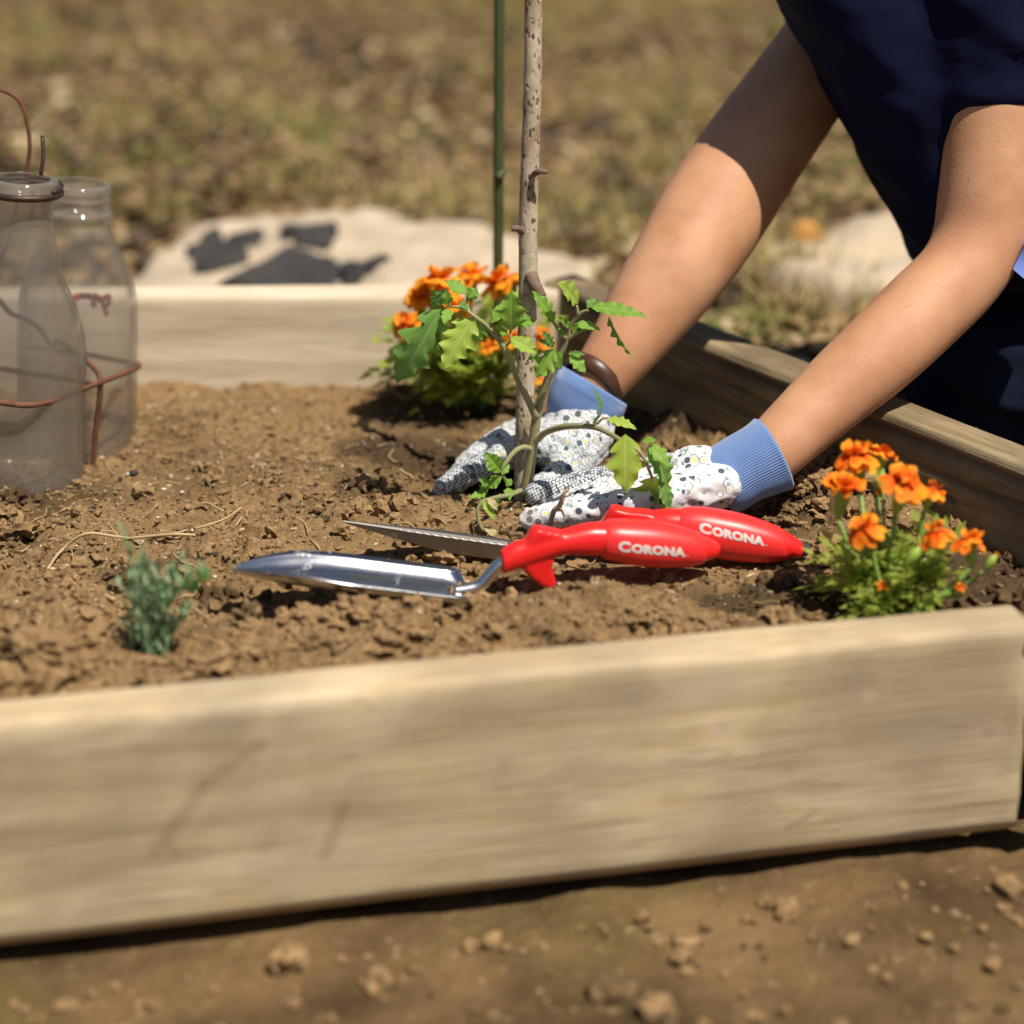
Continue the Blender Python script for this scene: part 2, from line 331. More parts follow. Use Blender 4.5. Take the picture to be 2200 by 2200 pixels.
def glove_print_mat(name='glove_print', k=1.0, knit=False):
    t = NT(name); v = t.mapped(); vo = t.n('TexVoronoi'); t.l(v, vo.inputs['Vector']); vo.inputs['Scale'].default_value = 92*k
    vo.inputs['Randomness'].default_value = 0.75; D = vo.outputs['Distance']; sep = t.n('SeparateColor'); t.l(vo.outputs['Color'], sep.inputs[0]); q = sep.outputs[0]
    wob = t.math('MULTIPLY_ADD', t.noise(v, 420, 2), 0.16, -0.08); D2 = t.math('ADD', D, wob)
    isdot = t.math('GREATER_THAN', q, 0.52)
    dot = t.math('MULTIPLY', t.ramp(D, [(0.33, 1.0), (0.37, 0.0)]), isdot)
    isfl = t.math('SUBTRACT', 1.0, isdot)
    ring = t.math('MULTIPLY', t.ramp(D2, [(0.40, 0.0), (0.43, 0.8), (0.48, 0.8), (0.51, 0.0)]), isfl)
    eye = t.math('MULTIPLY', t.ramp(D2, [(0.16, 1.0), (0.20, 0.0)]), isfl)
    v2 = t.n('TexVoronoi'); m2 = t.mapped((1, 1, 1), rot=(0.4, 0.8, 0.2)); t.l(m2, v2.inputs['Vector']); v2.inputs['Scale'].default_value = 120*k
    sp2 = t.n('SeparateColor'); t.l(v2.outputs['Color'], sp2.inputs[0])
    teal = t.math('MULTIPLY', t.ramp(v2.outputs['Distance'], [(0.22, 0.9), (0.27, 0.0)]), t.math('GREATER_THAN', sp2.outputs[0], 0.60))
    c = t.mix(teal, (0.66, 0.67, 0.69), (0.10, 0.33, 0.26)); c = t.mix(ring, c, (0.10, 0.11, 0.12))
    c = t.mix(eye, c, (0.72, 0.72, 0.10)); c = t.mix(dot, c, (0.06, 0.085, 0.11))
    c = t.mix(t.ramp(t.noise(v, 45, 5, 0.7), [(0.52, 0.0), (0.70, 0.5)]), c, (0.36, 0.25, 0.15))
    if knit:
        v3 = t.n('TexVoronoi'); t.l(t.mapped((1, 1, 1), rot=(0.5, 0.45, 0.6)), v3.inputs['Vector']); v3.inputs['Scale'].default_value = 460; v3.inputs['Randomness'].default_value = 0.15
        c = t.mix(t.ramp(v3.outputs['Distance'], [(0.42, 0.0), (0.62, 0.55)]), c, (0.10, 0.12, 0.15))
    t.set(Base_Color=c, Roughness=0.9, Sheen_Weight=0.2); t.bump(t.noise(v, 1400, 2), 0.35, 0.0006); return t.m
M_gprint = glove_print_mat('glove_print', 1.48); M_gmesh = glove_print_mat('glove_mesh', 1.4, True)
def knit_mat():
    t = NT('glove_knit'); v = t.mapped((1, 1, 1), rot=(0.5, 0.45, 0.6)); vo = t.n('TexVoronoi'); t.l(v, vo.inputs['Vector']); vo.inputs['Scale'].default_value = 430
    vo.inputs['Randomness'].default_value = 0.15; w = t.ramp(vo.outputs['Distance'], [(0.42, 1.0), (0.62, 0.0)])
    c = t.mix(w, (0.055, 0.065, 0.08), (0.60, 0.63, 0.65))
    v2 = t.n('TexVoronoi'); t.l(t.mapped(), v2.inputs['Vector']); v2.inputs['Scale'].default_value = 95
    c = t.mix(t.ramp(v2.outputs['Distance'], [(0.24, 0.85), (0.29, 0.0)]), c, (0.06, 0.085, 0.10))
    t.set(Base_Color=c, Roughness=0.9); t.bump(w, 0.5, 0.0008); return t.m
M_knit = knit_mat()
def cuff_mat():
    t = NT('cuff'); sx = t.n('SeparateXYZ'); t.l(t.co.outputs['UV'], sx.inputs[0])
    rib = t.math('SINE', t.math('MULTIPLY', sx.outputs[0], 2*math.pi*84)); nz = t.noise(t.mapped(), 70, 4)
    c = t.mix(t.math('MULTIPLY_ADD', rib, 0.13, 0.45), (0.105, 0.20, 0.45), (0.17, 0.29, 0.57)); c = t.mix(t.ramp(nz, [(0.4, 0.0), (0.7, 0.35)]), c, (0.10, 0.19, 0.42))
    t.set(Base_Color=c, Roughness=0.9, Sheen_Weight=0.25); t.bump(t.math('ADD', rib, t.math('MULTIPLY', nz, 3.0)), 0.45, 0.0009); return t.m
M_cuff = cuff_mat()
M_navy = plain('navy_cotton', (0.0055, 0.0075, 0.030), 0.9, 0.2, 40, Specular_IOR_Level=0.12); M_jean = plain('dark_denim', (0.006, 0.010, 0.024), 0.9, 0.25, 500, Specular_IOR_Level=0.12)
M_blue = plain('blue_cotton', (0.16, 0.24, 0.62), 0.85, 0.1, 40)
M_leather = plain('brown_leather', (0.075, 0.03, 0.018), 0.4, 0.3, 90); M_hair = plain('dark_hair', (0.035, 0.02, 0.012), 0.5, 0.3, 120)
def glass_mat(name, tint, dust):
    t = NT(name); v = t.mapped(); t.t.nodes.remove(t.b)
    tr = t.n('BsdfTransparent'); lw = t.n('LayerWeight'); lw.inputs[0].default_value = 0.35
    t.l(t.mix(t.ramp(lw.outputs['Facing'], [(0.42, 0.0), (0.92, 0.95)]), tint, [c*0.5 for c in tint]), tr.inputs[0])
    gl = t.n('BsdfGlossy'); gl.inputs['Roughness'].default_value = 0.11; l2 = t.n('LayerWeight'); l2.inputs[0].default_value = 0.5; fr = t.math('MULTIPLY_ADD', t.math('POWER', l2.outputs['Facing'], 4.0), 0.8, 0.045)
    m1 = t.n('MixShader'); t.l(fr, m1.inputs[0]); t.l(tr.outputs[0], m1.inputs[1]); t.l(gl.outputs[0], m1.inputs[2])
    df = t.n('BsdfDiffuse'); df.inputs[0].default_value = (0.56, 0.50, 0.41, 1); tl = t.n('BsdfTranslucent'); tl.inputs[0].default_value = (0.56, 0.50, 0.41, 1)
    m0 = t.n('MixShader'); m0.inputs[0].default_value = 0.5; t.l(df.outputs[0], m0.inputs[1]); t.l(tl.outputs[0], m0.inputs[2])
    sx = t.n('SeparateXYZ'); t.l(t.co.outputs['Object'], sx.inputs[0])
    low = t.ramp(sx.outputs[2], [(0.02, 1.0), (0.12, 0.5), (0.185, 0.35), (0.205, 0.95)])
    dn = t.math('MULTIPLY', low, t.math('MULTIPLY_ADD', t.noise(v, 26, 5, 0.65), 0.5, 0.3)); dn = t.math('MULTIPLY', dn, dust)
    dn = t.math('MAXIMUM', dn, t.ramp(t.noise(v, 420, 2), [(0.74, 0.0), (0.78, 0.5)]))
    m2 = t.n('MixShader'); t.l(dn, m2.inputs[0]); t.l(m1.outputs[0], m2.inputs[1]); t.l(m0.outputs[0], m2.inputs[2]); t.l(m2.outputs[0], t.out.inputs[0])
    return t.m
M_glassF = glass_mat('dusty_glass', (0.90, 0.89, 0.88), 0.50); M_glassR = glass_mat('clear_glass', (0.955, 0.955, 0.945), 0.38)
M_redprint = plain('red_print', (0.75, 0.07, 0.05), 0.6)

# ------------------------------------------------------------------ raised bed boards
def board(parent, A, B, away, thick, height, mat, ext=(0, 0), grooves=(), res=(160, 22, 8)):
    """A, B: the top edge nearest the camera; away: horizontal direction of the thickness."""
    A = Vector(A); B = Vector(B); ax = (B-A).normalized(); A = A-ax*ext[0]; B = B+ax*ext[1]; L = (B-A).length
    th = Vector(away); th = (th-ax*th.dot(ax)).normalized(); up = th.cross(ax); up = -up if up.z < 0 else up
    nx, nz, ny = res; xs = np.linspace(0, L, nx); V = []; F = []
    prof = [(0, -height*k/nz) for k in range(nz, 0, -1)] + [(thick*k/ny, 0.0) for k in range(ny)] + [(thick, -height*k/nz) for k in range(nz)] + [(thick*(1-k/ny), -height) for k in range(ny)]
    bev = 0.004; n = len(prof)
    for x in xs:
        for (y, z) in prof:
            yy, zz = y, z
            cy = min(y, thick-y); cz = min(-z, height+z)
            if cy < bev and cz < bev:
                sy = 1 if y < thick/2 else -1; yy = y+sy*0.0014; zz = z-0.0014
            w = 0.0016*float(fbm(np.array([x*4.0+(z+y)*9]), np.array([z*60+y*80]), 3, 5)[0])
            yy += w if y < thick/2 else -w
            if z > -0.002: zz += 0.0022*float(fbm(np.array([x*6.0]), np.array([y*40]), 3, 9)[0])
            for (gz, gd, gw, g0, g1) in grooves:
                if y < 1e-6 and g0 < x/L < g1:
                    zc = gz+0.003*float(fbm(np.array([x*9.0]), np.array([gz*99]), 2, 3)[0])
                    yy += gd*math.exp(-((z-zc)/gw)**2)
            V.append((x-L/2, yy, zz))
    for i in range(nx-1):
        for k in range(n): F.append((i*n+k, i*n+(k+1) % n, (i+1)*n+(k+1) % n, (i+1)*n+k))
    F.append(tuple(range(n))[::-1]); F.append(tuple(range((nx-1)*n, nx*n)))
    me = mesh('board', V, F, True, [mat])
    bm = bmesh.new(); bm.from_mesh(me); bmesh.ops.recalc_face_normals(bm, faces=bm.faces); bm.to_mesh(me); bm.free()
    o = link('board', me, parent); mid = (A+B)/2
    rot = Matrix((ax, th, up)).transposed()
    o.matrix_local = Matrix.Translation(mid-parent.location) @ rot.to_4x4()
    return o
bed = thing('raised_bed', 'weathered timber frame of the raised bed around the soil', 'raised bed', (0, 0, -0.11))
FZ = 0.03
fA = G(0, 1556, FZ); fB = G(2200, 1348, FZ)                     # top edge on the camera's side
fd = (fB-fA).normalized(); fn = Vector((-fd.y, fd.x, 0))
FB_END = G(2222, 1346, FZ)
b1 = board(bed, fA, FB_END, (0, 1, 0), 0.040, 0.14, M_woodF, (0.70, 0.0)); b1['label'] = 'pale front board nearest the camera'
RZ = 0.085
rA = G(280, 633, RZ); rB = G(1266, 626, RZ)
b2 = board(bed, rA, rB, (0, 1, 0), 0.040, 0.16, M_woodR, (0.66, 0.0)); b2['label'] = 'sunlit cream board along the back of the bed'
sA = G(1420, 700, 0.085); sB = G(2200, 1005, 0.072)             # inner top edge of the side board
sd = (sB-sA).normalized(); sn = Vector((-sd.y, sd.x, 0)); sn = sn if sn.x > 0 else -sn
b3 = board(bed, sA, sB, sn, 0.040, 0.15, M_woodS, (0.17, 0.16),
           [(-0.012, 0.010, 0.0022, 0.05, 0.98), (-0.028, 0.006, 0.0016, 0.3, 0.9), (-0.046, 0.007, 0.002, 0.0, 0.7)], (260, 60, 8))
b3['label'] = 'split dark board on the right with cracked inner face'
_l0 = fA-fd*.69; _l1 = Vector((-1.0, rA.y, .05)); b4 = board(bed, (-1.0, _l0.y+.045, .03), (-1.0, _l1.y-.004, .05), (-1, 0, 0), .04, .14, M_woodR, res=(60, 12, 6)); b4['label'] = 'far left end board of the bed'
# end bracket at the right end of the front board
def bracket():
    e = FB_END + fd*0.007; V = []; F = []
    out = [(-0.006, 0.002), (-0.010, -0.004), (-0.003, -0.012), (0.001, -0.02), (0.001, -0.045), (-0.005, -0.05), (-0.004, -0.062), (0.001, -0.066), (0.001, -0.10), (-0.004, -0.104), (0.0, -0.135),
           (0.03, -0.135), (0.03, 0.004)]
    for dy in (-0.006, -0.002):
        for (x, z) in out: V.append(e + fd*x + fn*dy + Vector((0, 0, z)))
    n = len(out); F.append(tuple(range(n))); F.append(tuple(range(n, 2*n))[::-1])
    for k in range(n): F.append((k, (k+1) % n, n+(k+1) % n, n+k))
    mb = MB().add(V, F)
    mb.add(*tube([e+fd*0.004+fn*0.0+Vector((0, 0, .003)), e+fd*0.001+fn*0.02+Vector((0, 0, .005)), e+fd*0.01+fn*0.045+Vector((0, 0, .003))], 0.004, 8, 3))
    o = mb.build('corner_bracket', M_black, bed, False); o['label'] = 'black iron corner bracket'
bracket()

# ------------------------------------------------------------------ bed soil
def gauss(x, y, c, amp, sx, sy): return amp*np.exp(-(((x-c.x)/sx)**2+((y-c.y)/sy)**2))
BUMPS = [(G(110, 1440), 0.010, .05, .03), (G(90, 1190), -0.010, .06, .05), (G(1010, 1125), 0.010, .07, .045),
         (G(700, 1345), 0.010, .06, .025), (G(540, 1290), -0.008, .05, .03), (G(900, 1230), -0.012, .09, .03), (G(1120, 1265), -0.006, .05, .03),
         (G(1300, 1330), 0.010, .12, .03), (G(1750, 1080), 0.020, .10, .09), (G(2060, 1040), 0.028, .10, .10), (G(1480, 900), 0.012, .07, .06),
         (G(1350, 1270), 0.004, .09, .04), (G(330, 1415), -0.006, .06, .04), (G(1640, 1240), -0.004, .05, .05)]
PRESS = [((-.235, -.196), (-.02, -.158), .036, (-.006, -.007)), ((-.02, -.158), (.14, -.125), .018, (-.004, -.001)), ((-.14, -.095), (.02, -.095), .028, (-.005, -.004)), ((.02, -.10), (.21, -.115), .020, (-.001, -.001)),
         ((.02, -.02), (.16, -.04), .03, (.004, .004)), ((-.06, .03), (.05, .075), .03, (.0, .01))]
def H(x, y, fine=True):
    x = np.asarray(x, float); y = np.asarray(y, float)
    h = 0.012*fbm(x*7, y*7, 3, 1) + 0.007*fbm(x*28, y*28, 3, 11)
    for c, a, sx, sy in BUMPS: h = h + gauss(x, y, c, a, sx, sy)
    wx = x+0.006*fbm(x*60, y*60, 2, 31); wy = y+0.006*fbm(x*60, y*60, 2, 37)
    rough = np.clip(0.55+1.6*fbm(x*5, y*5, 2, 51), 0.15, 1.2)*(1-.5*np.clip((y+.06)/.10, 0, 1)*np.clip((.12-x)/.08, 0, 1))
    for sc, am, s, p in ((26, 0.016, 60, 2), (62, 0.0125, 70, 2.5), (140, 0.0075, 80, 3), (300, 0.0036, 85, 3)):
        d, r = worley(wx*sc, wy*sc, s); h = h + rough*am*(r-0.42)*np.clip(1-(d*1.35)**p, -.25, 1)
    if fine: h = h + 0.0045*fbm(x*170, y*170, 3, 91) - 0.006*np.clip(0.06-np.abs(fbm(x*24, y*24, 3, 97)), 0, 1)/0.06*np.clip(fbm(x*7, y*7, 2, 99)*3, 0, 1)
    for (p, q, rad, top) in PRESS:                                # earth pressed down where the tools lie
        dx, dy = q[0]-p[0], q[1]-p[1]; t = np.clip(((x-p[0])*dx+(y-p[1])*dy)/(dx*dx+dy*dy), 0, 1)
        d = np.hypot(x-p[0]-t*dx, y-p[1]-t*dy); k = np.clip(1.6-d/rad, 0, 1); lim = top[0]+(top[1]-top[0])*t
        h = np.where(h > lim, h+(lim-h)*k*.9, h)
    return h
def Hs(x, y): return float(H(np.array([x]), np.array([y]))[0])
def side_dist(x, y): return (x-sA.x)*(-sn.x)+(y-sA.y)*(-sn.y)      # >0 inside the bed
def inside(x, y, m=0.0):
    fi = (x-fA.x)*fn.x+(y-fA.y)*fn.y > 0.02-m
    rd = (rB-rA).normalized(); rn = Vector((-rd.y, rd.x, 0)); ri = (x-rA.x)*rn.x+(y-rA.y)*rn.y < 0.02+m
    return fi & ri & (side_dist(x, y) > -0.02-m) & (x > -1.01-m)
xs = np.concatenate([np.linspace(-1.05, -0.50, 60)[:-1], np.arange(-0.50, 0.47, 0.00165)]); ys = np.arange(-0.52, 0.42, 0.00165)
X, Y = np.meshgrid(xs, ys); Z = H(X, Y); ny, nx = X.shape
cx = (X[:-1, :-1]+X[1:, 1:])/2; cy = (Y[:-1, :-1]+Y[1:, 1:])/2; keep = inside(cx, cy)
idx = np.arange(nx*ny).reshape(ny, nx); q = np.stack([idx[:-1, :-1], idx[:-1, 1:], idx[1:, 1:], idx[1:, :-1]], -1)[keep]
used = np.unique(q); remap = -np.ones(nx*ny, int); remap[used] = np.arange(len(used))
co = np.stack([X, Y, Z], -1).reshape(-1, 3)[used]; q = remap[q]
def np_mesh(name, co, q, mat, smooth=True):
    me = bpy.data.meshes.new(name); k = q.shape[1]
    me.vertices.add(len(co)); me.vertices.foreach_set('co', co.astype(np.float32).ravel())
    me.loops.add(q.size); me.loops.foreach_set('vertex_index', q.astype(np.int32).ravel())
    me.polygons.add(len(q)); me.polygons.foreach_set('loop_start', np.arange(0, q.size, k, dtype=np.int32))
    me.polygons.foreach_set('use_smooth', np.full(len(q), smooth)); me.materials.append(mat); me.update(calc_edges=True); me.validate(); return me
soil = link('bed_soil', np_mesh('bed_soil', co, q, M_soil)); soil['kind'] = 'structure'
def damp(x, y):                                                   # watered earth round the fresh plantings
    d = 0
    for (px, py, sx, sy, a) in ((940, 880, .075, .06, 1.3), (860, 960, .06, .04, .9), (1000, 1010, .08, .05, .8), (1880, 1290, .075, .045, 1.3), (1600, 1290, .05, .03, .8), (1560, 850, .10, .08, 1.1), (1420, 930, .06, .06, .9), (1720, 1010, .05, .04, .6),
                               (300, 1240, .05, .03, .7), (2100, 1230, .08, .05, 1.0), (1180, 1110, .03, .03, .7), (620, 1320, .04, .02, .5), (250, 1400, .04, .03, .5)):
        c = G(px, py); d = d + a*np.exp(-((x-c.x)/sx)**2-((y-c.y)/sy)**2)
    return d*(1+0.9*fbm(x*22, y*22, 3, 201))
da = soil.data.attributes.new('damp', 'FLOAT', 'POINT'); da.data.foreach_set('value', damp(co[:, 0], co[:, 1]).astype(np.float32))

# ------------------------------------------------------------------ ground outside
def GH(x, y):
    t = np.clip((y+0.25)/0.7, 0, 1); t = t*t*(3-2*t)
    return -0.128+0.085*t+0.010*fbm(x*9, y*9, 3, 4)+0.03*fbm(x*1.5, y*1.5, 2, 8)*np.clip(y-0.3, 0, 1)+0.006*fbm(x*40, y*40, 2, 14)
gx = np.concatenate([np.linspace(-80, -3, 24)[:-1], np.arange(-3, 3, 0.022), np.linspace(3, 80, 24)])
gy = np.concatenate([np.arange(-2.0, 5, 0.022), np.linspace(5.2, 150, 40)])
X, Y = np.meshgrid(gx, gy); Z = GH(X, Y); ins = inside(X, Y, -0.03) & (X > -1.1); Z = np.where(ins, -0.16, Z)
idx = np.arange(X.size).reshape(X.shape); q = np.stack([idx[:-1, :-1], idx[:-1, 1:], idx[1:, 1:], idx[1:, :-1]], -1).reshape(-1, 4)
gr = link('ground', np_mesh('ground', np.stack([X, Y, Z], -1).reshape(-1, 3), q, M_ground)); gr['kind'] = 'structure'
def gh(x, y): return float(GH(np.array([x]), np.array([y]))[0])

# ------------------------------------------------------------------ crumbs, perlite, straw (uncountable stuff)
def ico(sub):
    bm = bmesh.new(); bmesh.ops.create_icosphere(bm, subdivisions=sub, radius=1.0)
    v = np.array([p.co[:] for p in bm.verts]); f = np.array([[w.index for w in g.verts] for g in bm.faces]); bm.free(); return v, f
def lump(sub, s, amp=0.35):
    v, f = ico(sub); r = np.random.default_rng(s); o = r.random(3)*50
    n = fbm(v[:, 0]*1.7+o[0]+v[:, 2], v[:, 1]*1.7+o[1]-v[:, 2], 3, s)
    return v*(1+amp*2.2*n+amp*.5*(r.random(len(v))-.5))[:, None]*(0.7+0.6*r.random(3)), f
def scatter(name, pts, rad, subs, mat, flat=0.75, sink=0.25, amp=0.35, smooth=False):
    lib = [[lump(s, 100+k, amp) for k in range(8)] for s in subs]; CO = []; FA = []; base = 0
    for (x, y, z), r in zip(pts, rad):
        v, f = lib[1 if (len(subs) > 1 and r > 0.0034) else 0][rng.integers(8)]
        a = rng.random(3)*6.28; ca, sa = np.cos(a[0]), np.sin(a[0]); w = v*[1, 1, flat]
        w = np.stack([w[:, 0]*ca-w[:, 1]*sa, w[:, 0]*sa+w[:, 1]*ca, w[:, 2]], 1)*r + [x, y, z+r*(flat-2*sink*flat)]
        CO.append(w); FA.append(f+base); base += len(v)
    CO = np.concatenate(CO); o = link(name, np_mesh(name, CO, np.concatenate(FA), mat, smooth)); o['kind'] = 'stuff'
    if mat == M_clod: o.data.attributes.new('damp', 'FLOAT', 'POINT').data.foreach_set('value', (damp(CO[:, 0], CO[:, 1])*(CO[:, 1] > -.3)).astype(np.float32))
    return o
def bedpts(n, box=(-0.47, 0.47, -0.40, 0.40)):
    x = rng.uniform(box[0], box[1], n); y = rng.uniform(box[2], box[3], n); m = inside(x, y, -0.024); return x[m], y[m]
x, y = bedpts(34000); r = 0.0008*(1-rng.random(len(x)))**(-0.40); r = np.clip(r, 0.0008, 0.0068)
dens = fbm(x*9, y*9, 2, 77); kp = (rng.random(len(x)) < 0.65+1.2*dens) ; x, y, r = x[kp], y[kp], r[kp]
r = np.where((y > 0.1), np.minimum(r, 0.004), r)
xb, yb = bedpts(1500, (-.45, .42, -.36, .14)); kb = (fbm(xb*8, yb*8, 2, 277) > 0.0) & ((yb < -.07-.05*rng.random(len(yb))) | (xb > .12) | (xb < -.36+.05*rng.random(len(yb)))); xb, yb = xb[kb], yb[kb]
scatter('soil_lumps', np.stack([xb, yb, H(xb, yb)], 1), np.clip(0.0032*(1-rng.random(len(xb)))**(-.40), .0032, .0105), (2, 3), M_clod, 0.75, 0.25, 0.75, False)
scatter('soil_crumbs', np.stack([x, y, H(x, y)], 1), r, (1, 2), M_clod, 0.8, 0.3, 0.6)
x, y = bedpts(3600); dens = fbm(x*11, y*11, 2, 177); kp = (dens > 0.13) | (rng.random(len(x)) < 0.12)
for (px, py) in ((560, 1000), (470, 985), (620, 1010), (330, 1230), (380, 1180), (420, 1150)):     # the two whitest patches
    c = G(px, py); n = 26; x = np.append(x, rng.normal(c.x, .018, n)); y = np.append(y, rng.normal(c.y, .012, n)); kp = np.append(kp, np.ones(n, bool))
x, y = x[kp], y[kp]; m = inside(x, y, -0.02); x, y = x[m], y[m]
r = np.clip(0.0005*(1-rng.random(len(x)))**(-0.34), 0.0005, 0.0018)
scatter('perlite_grains', np.stack([x, y, H(x, y)], 1), r, (1,), M_perl, 0.9, 0.15, 0.25)
def chips(name, n, mat, s0, s1):
    mb = MB(); x, y = bedpts(n)
    for a, b in zip(x, y):
        L = rng.uniform(s0, s1); w = L*rng.uniform(.25, .5); t = rng.random()*6.28; d = Vector((math.cos(t), math.sin(t), rng.uniform(-.3, .4))).normalized(); k = d.cross(Vector((rng.normal(0, .3), rng.normal(0, .3), 1))).normalized(); nn = k.cross(d)*(L*.12)
        c = Vector((a, b, Hs(a, b)+.0012)); mb.add([c-d*L*.5-nn, c+k*w*.5-nn, c+d*L*.5-nn, c-k*w*.5-nn, c-d*L*.4+nn, c+k*w*.4+nn, c+d*L*.45+nn, c-k*w*.4+nn], [(3, 2, 1, 0), (4, 5, 6, 7), (0, 1, 5, 4), (1, 2, 6, 5), (2, 3, 7, 6), (3, 0, 4, 7)])
    mb.build(name, mat, None, False)['kind'] = 'stuff'
chips('bark_chips', 420, plain('bark_chip', (0.085, 0.055, 0.035), .9, .3, 80), .003, .009); chips('pale_chips', 420, plain('pale_chip', (0.55, 0.43, 0.25), .9, .2, 80), .002, .0065)
mb = MB(); x, y = bedpts(420)
for a, b in zip(x, y):
    L = rng.uniform(.006, .028); t = rng.random()*6.28; d = Vector((math.cos(t), math.sin(t), 0)); k = Vector((-d.y, d.x, 0))*rng.uniform(-.3, .3)*L
    pts = [Vector((a, b, 0))+d*L*u+k*(u-.0)*(1-u)*4 for u in (0, .35, .7, 1)]
    pts = [Vector((p.x, p.y, Hs(p.x, p.y)+0.001+0.002*rng.random())) for p in pts]
    mb.add(*tube(pts, rng.uniform(.00025, .0006), 4, 2))
o = mb.build('root_fibres', M_straw); o['kind'] = 'stuff'
# large clods one can tell apart
def clod(px, py, size, label, seed, flat=0.7, mat=None):
    c = G(px, py); v, f = lump(5, seed, 0.0); v = v*(1+.6*fbm(v[:, 0]*1.6+seed, v[:, 1]*1.6+v[:, 2]*1.3, 3, seed))[:, None]
    n = fbm(v[:, 0]*5+seed, v[:, 1]*5+v[:, 2]*3, 4, seed); d, rr = worley(v[:, 0]*3+v[:, 2]*2, v[:, 1]*3-v[:, 2]*1.3, seed)
    d2, _ = worley(v[:, 0]*8+v[:, 2]*3, v[:, 1]*8-v[:, 2]*5, seed+9); v = v*(1+0.30*n+0.30*(0.5-d)+0.12*(.5-d2)+.1*fbm(v[:, 0]*22, v[:, 1]*22+v[:, 2]*17, 2, seed))[:, None]*[1.15, 0.95, flat]*size
    z = Hs(c.x, c.y); o = link('soil_clod', np_mesh('soil_clod', v, f, mat or M_clod)); o.location = (c.x, c.y, z+size*flat*0.25)
    return tag(o, label, 'soil clod', 'large soil clods lying on the bed')
for a in [(690, 1348, .017, 'big crumbly clod with a dark hollow below the trowel blade', 3), (775, 1352, .012, 'rounded clod just right of the big clod below the trowel blade', 4),
          (95, 1448, .019, 'broad dark clod mound in the near left corner of the bed', 5), (175, 1470, .012, 'lower clod on the right foot of the near left mound', 6),
          (1985, 985, .012, 'clod against the cracked right board above the orange marigolds', 8), (2085, 1040, .011, 'pointed clod by the right board nearest the right edge of the photo', 9),
          (1830, 945, .012, 'clod by the right board in the shade of the near forearm', 12),
          (1060, 1120, .009, 'small dark clod between the seedling base and the serrated tool', 13), (880, 1395, .009, 'low clod at the front board below the trowel heel', 15),
          (1740, 1110, .013, 'clod right of the blue cuff and left of the front marigolds', 17)]: clod(*a)
def pebble(px, py, r, mat, label, seed):
    c = G(px, py); v, f = lump(2, seed, .18); o = link('pebble', np_mesh('pebble', v*[r, r*.8, r*.65], f, mat)); o.location = (c.x, c.y, Hs(c.x, c.y)+r*.4); tag(o, label, 'pebble')
pebble(288, 1028, .0042, M_stone_shade, 'small dark pebble right of the wire leg of the bottle carrier', 21)
pebble(1115, 1362, .0026, M_perl, 'white perlite lump near the front board below the trowel handle', 22)
pebble(2022, 1018, .0036, M_perl, 'white lump on the soil beside the cracked right board', 23)
pebble(1506, 938, .003, M_perl, 'white lump on the soil between the two forearms', 24)

# ------------------------------------------------------------------ background ground cover (stuff) and stones
def bgpts(n, y0=0.45, y1=4.2):
    y = y0+(y1-y0)*rng.random(n)**1.4; x = rng.uniform(-1, 1, n)*(0.24*(y+1.6)+0.08); m = ~inside(x, y, 0.08) & ~((side_dist(x, y) > -0.09) & (y < 0.48)) & ~((np.hypot((x+.215)/.22, (y-.84)/.26) < 1) | (np.hypot((x+.035)/.11, (y-.74)/.15) < 1) | (np.hypot((x-.40)/.14, (y-.86)/.11) < 1)); return x[m], y[m]
x, y = bgpts(2600); r = np.clip(0.003*(1-rng.random(len(x)))**(-0.45), .003, .02)
scatter('ground_pebbles', np.stack([x, y, GH(x, y)], 1), r, (1, 1), plain('ground_pebble', (0.30, 0.21, 0.12), 0.9, 0.45, 18), 0.7, 0.3)
mb = MB(); x, y = bgpts(7000)
for a, b in zip(x, y):                                           # dry leaf litter: small bent plates
    s = rng.uniform(.010, .040); t = rng.random()*6.28; d = Vector((math.cos(t), math.sin(t), rng.uniform(-.3, .5))).normalized(); k = d.cross(Vector((0, 0, 1))).normalized(); n = k.cross(d)
    c = Vector((a, b, gh(a, b)+.008+.4*s*rng.random())); w = s*rng.uniform(.25, .5)
    mb.add([c-d*s*.5, c+k*w+n*w*.6, c+d*s*.5, c-k*w+n*w*.6, c], [(0, 1, 4), (1, 2, 4), (2, 3, 4), (3, 0, 4)])
def litter(name, n, mat, s0, s1):
    mb = MB(); x, y = bgpts(n); kw = fbm(x*4, y*4, 2, n) > -.02
    for a, b in zip(x[kw], y[kw]):
        s = rng.uniform(s0, s1); t = rng.random()*6.28; d = Vector((math.cos(t), math.sin(t), rng.uniform(-.3, .7))).normalized(); k = d.cross(Vector((0, 0, 1))).normalized(); n_ = k.cross(d); c = Vector((a, b, gh(a, b)+.010+.4*s*rng.random())); w = s*rng.uniform(.25, .5)
        mb.add([c-d*s*.5, c+k*w+n_*w*.6, c+d*s*.5, c-k*w+n_*w*.6, c], [(0, 1, 4), (1, 2, 4), (2, 3, 4), (3, 0, 4)])
    mb.build(name, mat)['kind'] = 'stuff'
litter('dark_litter', 3000, plain('dark_litter', (0.075, 0.045, 0.025), .9, .4, 12), .012, .05); litter('pale_litter', 1500, plain('pale_litter', (0.46, 0.36, 0.2), .9, .3, 12), .010, .04)
o = mb.build('leaf_litter', plain('litter', (0.30, 0.195, 0.09), 0.9, 0.75, 5)); o['kind'] = 'stuff'
